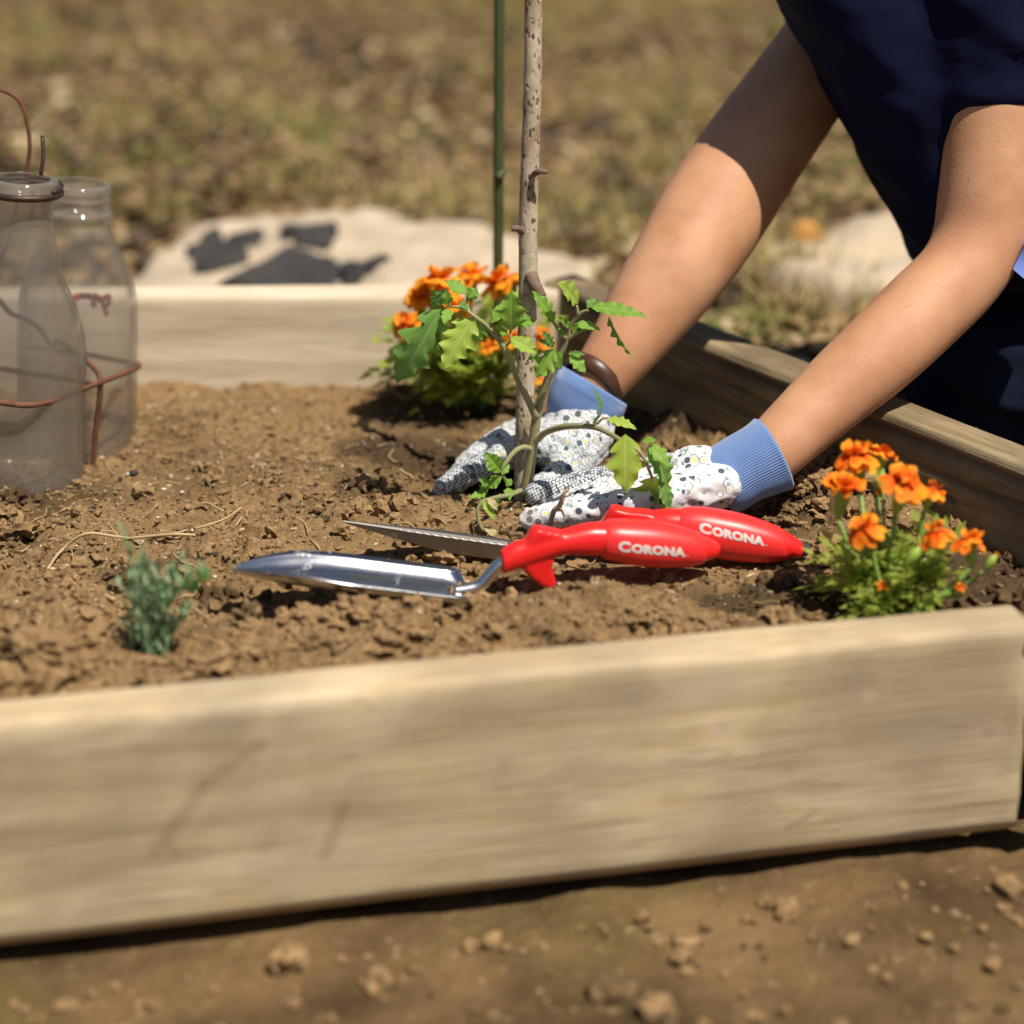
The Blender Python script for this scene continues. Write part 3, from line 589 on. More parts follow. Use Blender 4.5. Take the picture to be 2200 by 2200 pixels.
def blade(mb, c, L, az, lean, w):
    d = Vector((math.cos(az), math.sin(az), 0)); s = Vector((-d.y, d.x, 0)); V = []
    for k in range(5):
        u = k/4; p = c+d*lean*L*u*u+Vector((0, 0, L*u*(1-.35*lean*u))); ww = w*(1-u)**.7+.0002; V += [p-s*ww, p+s*ww]
    mb.add(V, [(2*k, 2*k+1, 2*k+3, 2*k+2) for k in range(4)])
mb = MB(); x, y = bgpts(4200); dn = fbm(x*2.6, y*2.6, 3, 5)
for a, b, dd in zip(x, y, dn):
    if dd < 0.12: continue
    for k in range(4): blade(mb, Vector((a+rng.normal(0, .008), b+rng.normal(0, .008), gh(a, b))), rng.uniform(.02, .09), rng.random()*6.28, rng.uniform(.3, 1.6), .0018)
o = mb.build('dry_grass', M_grass); o['kind'] = 'stuff'
mb = MB(); x, y = bgpts(420); kw = fbm(x*1.7, y*1.7, 2, 505) > .10; x, y = x[kw], y[kw]
for a, b in zip(x, y):
    rr = rng.uniform(.02, .055)
    for k in range(26):
        t = rng.random()*6.28; q = rr*math.sqrt(rng.random()); c = Vector((a+q*math.cos(t), b+q*math.sin(t), gh(a, b)+rng.uniform(.004, .045)*(1.1-q/rr))); d = Vector((math.cos(t), math.sin(t), rng.uniform(-.2, .8))).normalized(); s_ = d.cross(Vector((0, 0, 1))).normalized(); l = rng.uniform(.010, .028); w = l*.28
        mb.add([c, c+d*l*.5+s_*w, c+d*l, c+d*l*.5-s_*w], [(0, 1, 2, 3)])
o = mb.build('low_weeds', leaf_mat('weed_leaf', (0.13, 0.15, 0.035), (0.30, 0.29, 0.08), (.2, .2, .1), .3, .7, False)); o['kind'] = 'stuff'
def tuft(px, py, label, n, L, spread, mat=M_grass, z=-0.04):
    c = G(px, py, z); c.z = gh(c.x, c.y); root = thing('grass_tuft', label, 'grass tuft', c, 'dry grass tufts behind the bed')
    for j in range(3):
        mb = MB()
        for k in range(n//3): blade(mb, c+Vector((rng.normal(0, spread), rng.normal(0, spread*.7), 0)), L*rng.uniform(.5, 1.1), rng.random()*6.28, rng.uniform(.1, .9), .0017)
        mb.build('blade_clump', mat, root)['kind'] = 'stuff'
tuft(1660, 640, 'yellow green grass tuft seen between the two forearms', 150, .13, .035)
tuft(1690, 700, 'pale straw tuft below the green one between the forearms', 90, .07, .03, M_straw)
tuft(1330, 560, 'thin grass tuft behind the back board just left of the far forearm', 45, .07, .05)
tuft(1390, 395, 'olive grass tuft high in the background left of the far elbow', 90, .10, .05)
tuft(300, 480, 'greenish grass tuft behind the bottle with the red script', 80, .06, .05)
tuft(640, 425, 'low tuft of green grass behind the pale slab', 90, .06, .08)
tuft(900, 400, 'dry tuft in the background left of the green cane', 70, .07, .07, M_straw)
# pale slab, other rocks and painted shade patches behind the back board
def slab(name, cx, cy, sx, sy, h, mat, label, cat, seed, rag=0.25, z0=None):
    n = 56; V = []; F = []; z0 = gh(cx, cy)-0.01 if z0 is None else z0
    for j in range(9):                                          # rings from skirt to the middle
        u = [1.0, 1.0, .96, .85, .7, .52, .34, .17, .02][j]; hh = [0, .6, .88, .97, 1, 1, 1, 1, 1][j]
        for k in range(n):
            a = 2*math.pi*k/n; r = 1+rag*2*float(fbm(np.array([math.cos(a)*1.6+seed]), np.array([math.sin(a)*1.6]), 4, seed)[0])
            xx = cx+math.cos(a)*sx*r*u; yy = cy+math.sin(a)*sy*r*u
            zz = z0+h*hh*(1+1.1*float(fbm(np.array([xx*9.0]), np.array([yy*9.0]), 5, seed+3)[0])); V.append((xx, yy, zz))
    for j in range(8):
        for k in range(n): F.append((j*n+k, j*n+(k+1) % n, (j+1)*n+(k+1) % n, (j+1)*n+k))
    F.append(tuple(range(8*n, 9*n))); o = link(name, mesh(name, V, F, True, [mat])); return tag(o, label, cat)
from mathutils.bvhtree import BVHTree
S1 = slab('pale_slab', -0.215, 0.84, 0.205, 0.24, 0.045, M_pale, 'pale flat rock slab with dark patches behind the back board', 'rock', 3, .13)
S2 = slab('pale_slab', -0.035, 0.74, 0.10, 0.14, 0.050, M_pale, 'smaller pale rock at the right end of the slab, left of the cane', 'rock', 11, .22)
S3 = slab('pale_slab', -0.40, 0.64, 0.12, 0.08, 0.02, M_pale, 'low pale rock behind the bottle with the red script', 'rock', 12, .25)
BV = [BVHTree.FromPolygons([v.co for v in S_.data.vertices], [tuple(p.vertices) for p in S_.data.polygons]) for S_ in (S1, S2, S3)]
def patch(px, py, w, d, label, seed):                             # shade painted on the slab as thin dark draped sheets
    c = G(px, py, 0.014); o = slab('stone_shade', c.x, c.y, w, d, .006, M_stone_shade, label, 'painted shade', seed, .6, z0=0.0); o['group'] = 'painted shade patches on the pale slab'
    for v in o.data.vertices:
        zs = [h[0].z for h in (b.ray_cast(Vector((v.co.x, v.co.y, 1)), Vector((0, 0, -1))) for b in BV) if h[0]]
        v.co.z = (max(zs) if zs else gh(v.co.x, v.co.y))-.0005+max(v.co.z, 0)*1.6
patch(597, 572, .050, .062, 'largest black painted shade patch on the front of the pale slab', 21); patch(470, 507, .046, .055, 'dark grey painted shade patch at the back left of the pale slab', 22)
patch(668, 514, .032, .035, 'thin dark painted shade patch at the back middle of the pale slab', 23); patch(780, 586, .024, .032, 'small dark painted shade patch at the right front of the pale slab', 24)
slab('pale_slab', 0.405, 0.87, 0.145, 0.15, 0.05, M_pale, 'pale block of stone seen between the near forearm and the navy shirt', 'rock', 31, .12)
c = G(1728, 545, -0.02); v, f = lump(2, 44, .3); o = link('dry_leaf', np_mesh('dry_leaf', v*[.014, .006, .018], f, plain('orange_leaf', (.55, .25, .05), .8))); o.location = (c.x, c.y, c.z+.02); tag(o, 'curled orange leaf by the pale block between the forearms', 'leaf')
# foreground litter in front of the board
x = rng.uniform(-.6, .6, 1500); y = rng.uniform(-.85, -.26, 1500); m = ~inside(x, y, 0.05); x, y = x[m], y[m]; r = np.clip(0.002*(1-rng.random(len(x)))**(-0.45), .002, .012)
scatter('front_crumbs', np.stack([x, y, GH(x, y)], 1), r, (1, 2), M_clod)

# ------------------------------------------------------------------ stakes
st = thing('plant_stake', 'pale speckled branch used as a stake behind the seedling', 'stake', G(1125, 1040))
pts = [P(1123, 1075, .035), P(1126, 940, .036), P(1130, 800, .038), P(1134, 640, .04), P(1135, 480, .042), P(1138, 364, .044), P(1144, 200, .046), P(1146, 20, .05), P(1150, -200, .054)]
w = [.0068, .0068, .0070, .0071, .0070, .0068, .0066, .0064, .006]
V, F = tube(pts, w, 20, 14); V = [p+Vector((rng.normal(0, .00018), rng.normal(0, .00018), 0)) for p in V]
link('branch', mesh('branch', V, F, True, [M_bark]), st)
for (px, py, dx, dy, r, L) in ((1150, 618, 16, 30, .0042, 1), (1112, 495, -13, -4, .0022, .7), (1158, 372, 18, -3, .0020, .8)):
    a = P(px-dx*.6, py-dy*.9, .036); b = P(px, py-4, .030); c = P(px+dx, py+dy*.7, .029)
    MB().add(*tube([a, b, c], [r*1.2, r*1.15, r*.8], 10, 4)).build('twig_stub', M_knot, st)
cn = thing('garden_cane', 'thin dark green cane standing behind the orange marigolds', 'cane', G(1070, 830))
pts = [P(1069, 850, .275), P(1070, 600, .28), P(1071, 364, .285), P(1073, -150, .30)]
MB().add(*tube(pts, .0044, 12, 10)).build('cane', M_bamboo, cn)
MB().add(*tube([P(1085, 366, .283), P(1079, 372, .28), P(1070, 382, .279)], [.002, .003, .0045], 8, 3)).build('cane_node', M_bamboo, cn)

# ------------------------------------------------------------------ tomato seedling
def leaf(parent, base, tip, width, up=(0, -.75, .65), lobes=4, depth=.4, fold=.25, droop=.08, mat=None, seed=0, fwd=.62, curl=0.0, name='leaf'):
    base = Vector(base); tip = Vector(tip); a = tip-base; L = a.length; yv = a/L; n = Vector(up); n = (n-yv*n.dot(yv)).normalized(); xv = yv.cross(n)
    N = 56; us = [-1, -.72, -.42, -.16, 0, .16, .42, .72, 1]; V = []; UV = []; r = np.random.default_rng(seed+5); ph = r.random(2)*.5; off = r.random()*40
    for i in range(N+1):
        t = i/N; env = (math.sin(math.pi*min(1, t**.62))**.85) if 0 < t < 1 else 0.0
        for u in us:
            side = 0 if u < 0 else 1; s = (t*lobes+ph[side]*.6) % 1.0; lob = 1-min(.82, depth*max(.12, 1.45-1.35*t))*abs(math.cos(math.pi*s))**2.4
            tooth = 1-.07*(1-abs(math.sin(t*lobes*math.pi*2.5+side)))
            w = width*.5*env*(1+(lob*tooth-1)*abs(u)**1.5)
            au = abs(u); ruff = .05*width*math.sin(t*lobes*6.28+side*2+off)*au**2
            p = base+yv*(L*(t+fwd*w*au/L*(1-t)))+xv*(u*w)+n*(fold*au*w-droop*4*L*(t-.5)**2+droop*L+ruff-curl*au*au*w)
            V.append(p); UV.append((u*.5+.5, t))
    k = len(us); F = [(i*k+j, i*k+j+1, (i+1)*k+j+1, (i+1)*k+j) for i in range(N) for j in range(k-1)]
    me = mesh(name, V, F, True, [mat or M_leaf]); uv = me.uv_layers.new(name='UVMap'); li = np.empty(len(me.loops), np.int32); me.loops.foreach_get('vertex_index', li)
    uv.data.foreach_set('uv', np.array(UV, np.float32)[li].ravel()); return link(name, me, parent)
tom = thing('tomato_seedling', 'young tomato plant with lobed green leaves beside the speckled stake', 'tomato plant', G(1130, 1050))
def Z4(x, y, Y): return P(820+.31056*x, 560+.31056*y, Y)
def stem(pts, rad, n=6, seg=10): return MB().add(*tube(pts, rad, seg, n, True)).build('stem', M_stem, tom)
stem([Z4(990, 1620, .012), Z4(1015, 1480, .010), Z4(1050, 1250, .008), Z4(1075, 1060, .006), Z4(1110, 930, .004), Z4(1180, 750, 0), Z4(1255, 610, -.004), Z4(1285, 545, -.006)], [.0046, .0042, .0040, .0036, .0032, .003, .0022, .0016])
stem([Z4(1065, 1080, .004), Z4(1010, 960, -.002), Z4(950, 840, -.008), Z4(850, 610, -.014), Z4(745, 470, -.018), Z4(640, 385, -.02), Z4(560, 330, -.018), Z4(470, 315, -.016)], [.0030, .0026, .0024, .0021, .0017, .0014, .0012, .001])
stem([Z4(1070, 1240, .006), Z4(1130, 1190, 0), Z4(1230, 1155, -.016), Z4(1350, 1143, -.03), Z4(1480, 1155, -.048), Z4(1590, 1205, -.064), Z4(1680, 1260, -.076), Z4(1790, 1330, -.08), Z4(1850, 1450, -.082), Z4(1880, 1530, -.082)], [.0031, .0027, .0025, .0023, .0020, .0018, .0016, .0014, .0012, .001])
stem([Z4(1030, 1300, .006), Z4(980, 1290, 0), Z4(920, 1320, -.004), Z4(865, 1390, -.008), Z4(830, 1460, -.01), Z4(880, 1560, -.008)], [.0022, .002, .0019, .0017, .0015, .001])
stem([Z4(1285, 545, -.006), Z4(1240, 500, -.01), Z4(1180, 415, -.012)], [.0014, .0013, .001])
stem([Z4(1285, 545, -.006), Z4(1310, 450, -.008), Z4(1370, 370, -.012), Z4(1430, 340, -.016)], [.0016, .0014, .0013, .001])
stem([Z4(1285, 545, -.006), Z4(1350, 500, -.01), Z4(1420, 470, -.014)], [.0014, .0012, .0009])
stem([Z4(1360, 375, -.012), Z4(1350, 310, -.012)], [.0012, .0009]); stem([Z4(860, 590, -.014), Z4(890, 550, -.018), Z4(890, 480, -.016)], [.0013, .001, .0009])
stem([Z4(620, 380, -.02), Z4(590, 300, -.016), Z4(600, 240, -.014)], [.0011, .0009, .0008]); stem([Z4(480, 315, -.016), Z4(450, 250, -.012), Z4(440, 190, -.01)], [.001, .0009, .0007])
stem([Z4(1480, 1155, -.048), Z4(1475, 1110, -.049), Z4(1505, 1075, -.05)], [.0014, .0011, .0009]); stem([Z4(1490, 1130, -.048), Z4(1530, 1092, -.049), Z4(1570, 1092, -.05)], [.001, .0009, .0008])
stem([Z4(745, 470, -.018), Z4(760, 430, -.02), Z4(770, 420, -.02)], .0008); stem([Z4(960, 1590, .008), Z4(880, 1620, -.02), Z4(780, 1640, -.04), Z4(700, 1660, -.055)], [.002, .0018, .0015, .001])
stem([Z4(700, 1660, -.055), Z4(665, 1720, -.057), Z4(670, 1800, -.058), Z4(700, 1870, -.06)], [.0012, .0013, .0013, .001])
LV = [((410, 335), (100, 838), 310, 4, .62, 'A', M_leafD, (.25, -.85, .45)), ((640, 385), (430, 752), 250, 4, .5, 'B', M_leafP, (-.1, -.8, .5)),
      ((700, 400), (640, 560), 140, 3, .3, '', M_leaf, (.3, -.7, .6)), ((445, 190), (345, 330), 150, 3, .3, '', M_leafD, (.5, -.7, -.2)), ((470, 330), (430, 440), 80, 2, .3, '', M_leaf, (0, -.8, .5)),
      ((460, 310), (445, 200), 75, 2, .2, '', M_leaf, (0, -.8, .5)), ((590, 230), (440, 135), 110, 3, .3, '', M_leaf, (0, -.6, .8)), ((600, 260), (660, 195), 110, 2, .35, '', M_leaf, (0, -.8, .5)),
      ((600, 330), (530, 300), 70, 2, .2, '', M_leafD, (0, -.7, .7)), ((895, 490), (900, 208), 215, 3, .6, '', M_leaf, (.1, -.85, .4)), ((920, 440), (1065, 415), 100, 3, .35, '', M_leaf, (0, -.75, .6)), ((770, 430), (828, 292), 75, 3, .25, '', M_leaf, (.2, -.85, .4)),
      ((1195, 430), (1038, 205), 110, 4, .35, '', M_leaf, (.4, -.75, .4)), ((1355, 300), (1215, 145), 160, 3, .55, '', M_leafP, (0, -.7, .7)), ((1440, 318), (1836, 388), 120, 5, .22, '', M_leaf, (0, -.55, .8)),
      ((1420, 330), (1480, 260), 70, 2, .3, '', M_leafD, (0, -.6, .7)), ((1570, 385), (1742, 668), 110, 4, .45, 'I', M_leafD, (-.75, -.35, -.3)), ((1330, 440), (1515, 480), 75, 3, .25, '', M_leaf, (0, -.6, .8)),
      ((1300, 460), (1225, 390), 60, 3, .3, '', M_leaf, (0, -.8, .5)), ((1270, 520), (1215, 460), 45, 2, .3, '', M_leafD, (0, -.8, .5)), ((1320, 500), (1360, 430), 45, 2, .3, '', M_leaf, (0, -.8, .5)),
      ((885, 535), (1078, 645), 130, 3, .3, '', M_leafP, (.1, -.7, .7)), ((870, 520), (810, 465), 60, 2, .3, '', M_leaf, (0, -.8, .5)), ((1195, 610), (1066, 808), 165, 3, .62, '', M_leaf, (.1, -.8, .5)), ((1195, 620), (1240, 750), 80, 2, .3, '', M_leaf, (.3, -.8, .4)),
      ((1190, 600), (1100, 480), 70, 4, .4, '', M_leafD, (.2, -.8, .4)), ((1180, 590), (1080, 545), 50, 3, .4, '', M_leafD, (.2, -.8, .4)), ((1300, 650), (1412, 778), 95, 3, .35, '', M_leaf, (.1, -.75, .6)), ((1290, 640), (1410, 650), 40, 4, .4, '', M_leafD, (0, -.8, .5)),
      ((1010, 680), (1080, 660), 50, 2, .3, '', M_leafD, (0, -.7, .6)), ((1510, 1080), (1452, 868), 62, 5, .3, 'N', M_leafD, (.85, -.35, .1)), ((1560, 1092), (1764, 1168), 85, 4, .35, '', M_leafP, (0, -.6, .8)),
      ((1690, 1200), (1690, 1605), 250, 3, .42, 'P', M_leafP, (.05, -.95, .25)), ((1800, 1250), (1900, 1240), 55, 2, .2, '', M_leaf, (0, -.7, .7)), ((1830, 1290), (1985, 1560), 170, 4, .3, 'R', M_leafD, (.55, -.75, .2)),
      ((1850, 1270), (1990, 1420), 110, 3, .3, '', M_leaf, (.2, -.8, .5)), ((1900, 1490), (1790, 1720), 190, 3, .4, '', M_leafP, (-.1, -.8, .5)), ((1920, 1500), (1990, 1740), 120, 4, .35, '', M_leafD, (.6, -.7, .2)),
      ((828, 1460), (712, 1322), 120, 4, .22, '', M_leaf, (-.1, -.8, .5)), ((830, 1480), (880, 1400), 60, 2, .25, '', M_leaf, (.1, -.8, .5)), ((830, 1490), (730, 1570), 110, 3, .25, '', M_leaf, (-.1, -.6, .8)), ((740, 1560), (670, 1510), 80, 2, .25, '', M_leafD, (0, -.7, .7)),
      ((740, 1570), (690, 1640), 130, 3, .3, '', M_leafD, (.1, -.6, .7)), ((720, 1610), (610, 1640), 70, 3, .3, '', M_leaf, (0, -.6, .8)), ((860, 1560), (900, 1510), 60, 2, .25, '', M_leaf, (0, -.8, .5)), ((870, 1570), (890, 1660), 70, 2, .3, '', M_leaf, (0, -.8, .5)),
      ((820, 1610), (800, 1690), 60, 2, .3, '', M_leafD, (0, -.8, .5)), ((700, 1660), (790, 1800), 60, 2, .2, 'W', M_leafP, (.2, -.8, .5)), ((735, 1640), (800, 1730), 50, 2, .2, 'W', M_wilt, (.3, -.8, .3)), ((705, 1840), (820, 1935), 60, 3, .3, 'W', M_wilt, (0, -.5, .8))]
for i, (b, t, w, lo, de, code, mat, up) in enumerate(LV):
    Yb = -.068 if b == (1900, 1490) else -.018 if b[1] < 760 and b[0] < 1080 else (-.016 if b[1] < 800 else (-.078 if b[0] > 1600 else (-.05 if b[0] > 1400 else (-.056 if code == 'W' else -.012))))
    r = np.random.default_rng(i+40); Yt = Yb + {'A': .012, 'B': -.012, 'I': .0, 'P': -.006, 'R': .004, 'N': 0, 'W': -.004}.get(code, r.uniform(-.014, .008))
    sc = .31056/4555*1.58*w
    leaf(tom, Z4(*b, Yb), Z4(*t, Yt), sc*1.12, up, lo, de, r.uniform(.12, .4) if code not in 'IRN' or not code else .55, r.uniform(.03, .10), mat, i, curl=.25 if code in ('P', 'A') else .1)

# ------------------------------------------------------------------ marigolds
def petal_mesh(k, mat):
    V = []; UV = []; n = 6; m = 7; r = np.random.default_rng(k+70)
    for i in range(n+1):
        t = i/n; w = .13+.40*math.sin(min(1, t*1.05)*math.pi*.56)**1.2; w *= 1 if t < .9 else .86
        for j in range(m):
            u = j/(m-1)*2-1; notch = -.10*math.exp(-(u/.25)**2)*(t > .95)
            z = [.10, -.30, -.75, .35][k]*t*t+.10*math.sin(u*5+k)*t+.06*math.cos(t*7+u*3+k)-.12*u*u*t
            V.append((u*w, t*(1-.10*u*u)+notch, z)); UV.append((u*.5+.5, t))
    F = [(i*m+j, i*m+j+1, (i+1)*m+j+1, (i+1)*m+j) for i in range(n) for j in range(m-1)]
    me = mesh('petal', V, F, True, [mat]); uv = me.uv_layers.new(name='UVMap'); li = np.empty(len(me.loops), np.int32); me.loops.foreach_get('vertex_index', li)
    uv.data.foreach_set('uv', np.array(UV, np.float32)[li].ravel()); return me
PETS = ([petal_mesh(k, M_petal) for k in range(4)], [petal_mesh(k, M_petal2) for k in range(4)])
ME_CENTRE = mesh('flower', *lathe([(.01, -.12), (.20, -.06), (.26, .04), (.2, .14), (.1, .19), (.01, .2)], 10), True, [M_centre])
ME_CALYX = mesh('calyx', *lathe([(.09, -1.75), (.14, -1.6), (.24, -1.35), (.33, -1.0), (.38, -.6), (.40, -.2), (.30, -.05), (.1, -.01)], 12), True, [M_calyx])
ME_BUD = mesh('bud', *lathe([(.05, -1.2), (.12, -1.05), (.27, -.7), (.36, -.3), (.34, 0), (.24, .25), (.10, .42), (.01, .46)], 12), True, [M_calyx])
def flower(plant, c, rad, tilt, seed, droop=1, n=8, label=None, tint=0):
    PET = PETS[tint]
    r = np.random.default_rng(seed); o = link('flower', ME_CENTRE, plant); o.location = Vector(c)-plant.location; o.scale = (rad,)*3
    o.rotation_euler = (tilt[0], tilt[1], r.random()*6.28)
    cal = link('calyx', ME_CALYX, o)
    for ring_, cnt, sc, el in ((0, n, 1.0, 0.0), (1, max(3, n-3), .66, .45)):
        for k in range(cnt):
            p = link('petal', PET[(droop if r.random() < .65 else int(r.integers(4))) if ring_ == 0 else int(r.choice([0, 3]))], o)
            p.location = (0, 0, .05*ring_+.04*(k % 2)); p.scale = (sc*r.uniform(.9, 1.25), sc*r.uniform(.85, 1.1), sc)
            p.rotation_euler = (el+r.uniform(-.15, .25), r.uniform(-.25, .25), 2*math.pi*(k+.5*ring_)/cnt+r.uniform(-.2, .2))
    if label: o['label'] = label
    bpy.context.view_layer.update()
    ax = o.rotation_euler.to_matrix() @ Vector((0, 0, -1.7*rad)); return Vector(c)+ax
def mleaf_mesh(k, wf=1.0):
    V = []; F = []; r = np.random.default_rng(k+300); n = 4
    def leaflet(b, d, L, w):
        w *= wf; nn = Vector((0, 0, 1)); s = d.cross(nn).normalized(); i = len(V); up = r.uniform(-.2, .3)*L
        V.extend([b, b+d*L*.4+s*w+nn*w*.4, b+d*L*.45+nn*(up*.4), b+d*L*.4-s*w+nn*w*.4, b+d*L+nn*up]); F.extend([(i, i+1, i+2), (i, i+2, i+3), (i+1, i+4, i+2), (i+2, i+4, i+3)])
    for j in range(n):
        t = .18+.82*j/n; b = Vector((0, t, .25*t-.4*t*t))
        for sgn in (-1, 1): leaflet(b+Vector((0, r.uniform(-.08, .08), 0)), Vector((sgn*.7, r.uniform(.4, 1.0), r.uniform(-.3, .4))).normalized(), r.uniform(.30, .52)*math.sin(math.pi*(.3+.5*j/n)), r.uniform(.05, .085))
    leaflet(Vector((0, .98, -.14)), Vector((0, 1, -.3)).normalized(), .42, .085)
    i = len(V); V.extend([Vector((-.018, 0, 0)), Vector((.018, 0, 0)), Vector((.012, .5, .03)), Vector((-.012, .5, .03)), Vector((.008, 1, -.14)), Vector((-.008, 1, -.14))]); F.extend([(i, i+1, i+2, i+3), (i+3, i+2, i+4, i+5)])
    return mesh('leaf', V, F, False, [M_mleaf])
MLEAFS = ([mleaf_mesh(k, 1.35) for k in range(4)], [mleaf_mesh(k, 2.5) for k in range(4)])
def marigold(label, base, flowers, buds, leaves, spread, height, seed, side=1.0, tops=None):
    root = thing('marigold_plant', label, 'marigold', base); r = np.random.default_rng(seed); base = Vector(base)
    for i, (px, py, Yv, rad, tx, ty, dr) in enumerate(flowers):
        c = P(px, py, Yv); e = flower(root, c, rad, (R(tx), R(ty)), seed*10+i, dr, 8 if rad > .012 else 6, None, 1 if seed == 9 else 0)
        b = base+Vector((r.normal(0, .012), r.normal(0, .008), -.005)); mid = (e+b)/2+Vector(((e.x-b.x)*.25, 0, .012))
        MB().add(*tube([b, mid, e], [.0020, .0018, .0017], 7, 6)).build('stem', M_mstem, root)
    for i, (px, py, Yv, rad, tx, ty) in enumerate(buds):
        c = P(px, py, Yv); o = link('bud', ME_BUD, root); o.location = c-root.location; o.scale = (rad,)*3; o.rotation_euler = (R(tx), R(ty), 0)
        e = c+o.rotation_euler.to_matrix() @ Vector((0, 0, -1.18*rad)); b = base+Vector((r.normal(0, .012), r.normal(0, .008), -.005))
        MB().add(*tube([b, (e+b)/2+Vector(((e.x-b.x)*.3, 0, .008)), e], [.0015, .0013, .0011], 7, 6)).build('stem', M_mstem, root)
        for k in range(3):
            p = link('petal_tip', PETS[0][3], o); p.location = (0, 0, .3); p.scale = (.35, .35, .35); p.rotation_euler = (1.1, 0, k*2.1)
    for k in range(leaves//6):                                   # leafy side shoots
        a = r.random()*6.28; e = base+Vector((math.cos(a)*spread*r.uniform(.3, 1), math.sin(a)*spread*.7*r.uniform(.3, 1), height*r.uniform(.35, .85))); m = (base+e)/2+Vector((0, 0, .01))
        MB().add(*tube([base+Vector((0, 0, -.005)), m, e], [.0014, .0012, .0007], 6, 4)).build('stem', M_mstem, root)
        for j in range(6):
            q = base.lerp(m, .5) if j == 0 else m.lerp(e, (j-1)/4); q = q+Vector((r.normal(0, .004), r.normal(0, .004), 0))
            o = link('leaf', MLEAFS[1 if seed == 9 else 0][int(r.integers(4))], root); o.location = q-root.location; s = r.uniform(.015, .032)*side; o.scale = (s, s, s)
            o.rotation_euler = (r.uniform(-.2, .9), r.uniform(-.5, .5), r.random()*6.28)
    return root
def Z6(x, y): return (1640+.28986*x, 880+.28986*y)
fl = []
for (x, y, Yv, w, tx, ty, dr) in [(680, 335, -.165, 330, 12, 0, 1), (900, 320, -.155, 210, -25, 15, 0), (590, 560, -.185, 330, -6, 0, 0), (1050, 535, -.20, 340, 14, 8, 1), (1265, 585, -.18, 210, 20, 15, 2),
                                  (735, 870, -.215, 270, 30, 5, 2), (1275, 895, -.215, 260, 20, 0, 2), (1530, 955, -.205, 250, 10, -10, 2), (880, 1300, -.22, 110, 10, 0, 1), (1460, 1310, -.22, 90, 10, 0, 1)]:
    fl.append((*Z6(x, y), Yv, w*.28986/4555*1.40*.50, tx, ty, dr))
bx = G(1912, 1318)
mg1 = marigold('orange marigold clump in the near right corner behind the front board', (bx.x, bx.y, Hs(bx.x, bx.y)), fl,
               [(*Z6(1700, 1110), -.21, .0085, 0, 35), (*Z6(865, 560), -.17, .0095, 170, 8), (*Z6(1130, 1060), -.22, .0105, 0, 35)], 132, .048, .062, 5, 1.05)
fb = []
for (x, y, Yv, w, tx, ty, dr) in [(400, 125, .22, 260, 5, 0, 1), (615, 85, .24, 200, 0, 0, 1), (835, 140, .23, 270, 35, 15, 1), (150, 415, .21, 170, 40, -20, 2), (255, 245, .23, 180, 0, -10, 1),
                                  (520, 320, .20, 170, 20, 0, 2), (740, 590, .21, 120, 20, 0, 1), (910, 520, .21, 140, 10, 0, 2), (1110, 510, .22, 150, 30, 10, 2), (1095, 820, .21, 90, 20, 0, 2)]:
    fb.append((820+.31056*x, 560+.31056*y, Yv, w*.31056/4555*1.79*.64, tx, ty, dr))
bb = G(1000, 880)
mg2 = marigold('orange marigold clump standing at the back board behind the tomato seedling', (bb.x, bb.y, Hs(bb.x, bb.y)), fb, [], 216, .064, .085, 9, 1.25)

# ------------------------------------------------------------------ lavender seedling
lv = G(325, 1412); lv = Vector((lv.x, lv.y, Hs(lv.x, lv.y)-.004)); lav = thing('lavender_seedling', 'small grey green herb seedling with narrow leaves at near left', 'herb plant', lv)
def Zl(x, y, Y): return P(.28986*x, 820+.28986*y, Y)
tips = [(910, 1090), (1080, 1290), (1030, 1270), (1370, 1260), (1430, 1430), (1560, 1370), (860, 1480), (1180, 1420), (1240, 1450), (1290, 1560), (960, 1420), (1450, 1640), (1100, 1500), (1000, 1560), (880, 1760), (1330, 1400), (1150, 1350), (1400, 1750)]
for i, (x, y) in enumerate(tips):
    r = np.random.default_rng(i+900); b = lv+Vector((r.normal(0, .006), r.normal(0, .005), 0)); t = Zl(x, y, lv.y+r.uniform(-.02, .025)); mid = b.lerp(t, .5)+Vector(((b.x-t.x)*.12, 0, .004))
    C = [Vector(c) for c in cr([b, mid, t], 12)]; mb = MB().add(*tube([b, mid, t], [.0009, .0007, .0004], 5, 5))
    L = (t-b).length; nl = int(5+L*170)
    for k in range(nl):
        u = .15+.85*k/nl; c = C[min(int(u*24), 23)]; a = k*2.4+r.random(); d = Vector((math.cos(a)*.42, math.sin(a)*.42, .9)).normalized(); s = d.cross(Vector((0, 0, 1))).normalized(); l = r.uniform(.010, .020)*(1.15-.4*u); w = .0018
        n = s.cross(d); mb.add([c, c+d*l*.5+s*w, c+d*l, c+d*l*.5-s*w, c+d*l*.5-n*w*.5], [(0, 1, 4), (1, 2, 4), (2, 3, 4), (3, 0, 4)])
    mb.build('sprig', M_lav, lav)
leaf(lav, Zl(1420, 1570, lv.y), Zl(1410, 1420, lv.y-.004), .012, (0, -.8, .5), 1, .05, .2, .05, M_leafD, 3); leaf(lav, Zl(1490, 1480, lv.y), Zl(1530, 1370, lv.y), .011, (0, -.8, .5), 1, .05, .2, .05, M_leafD, 4)

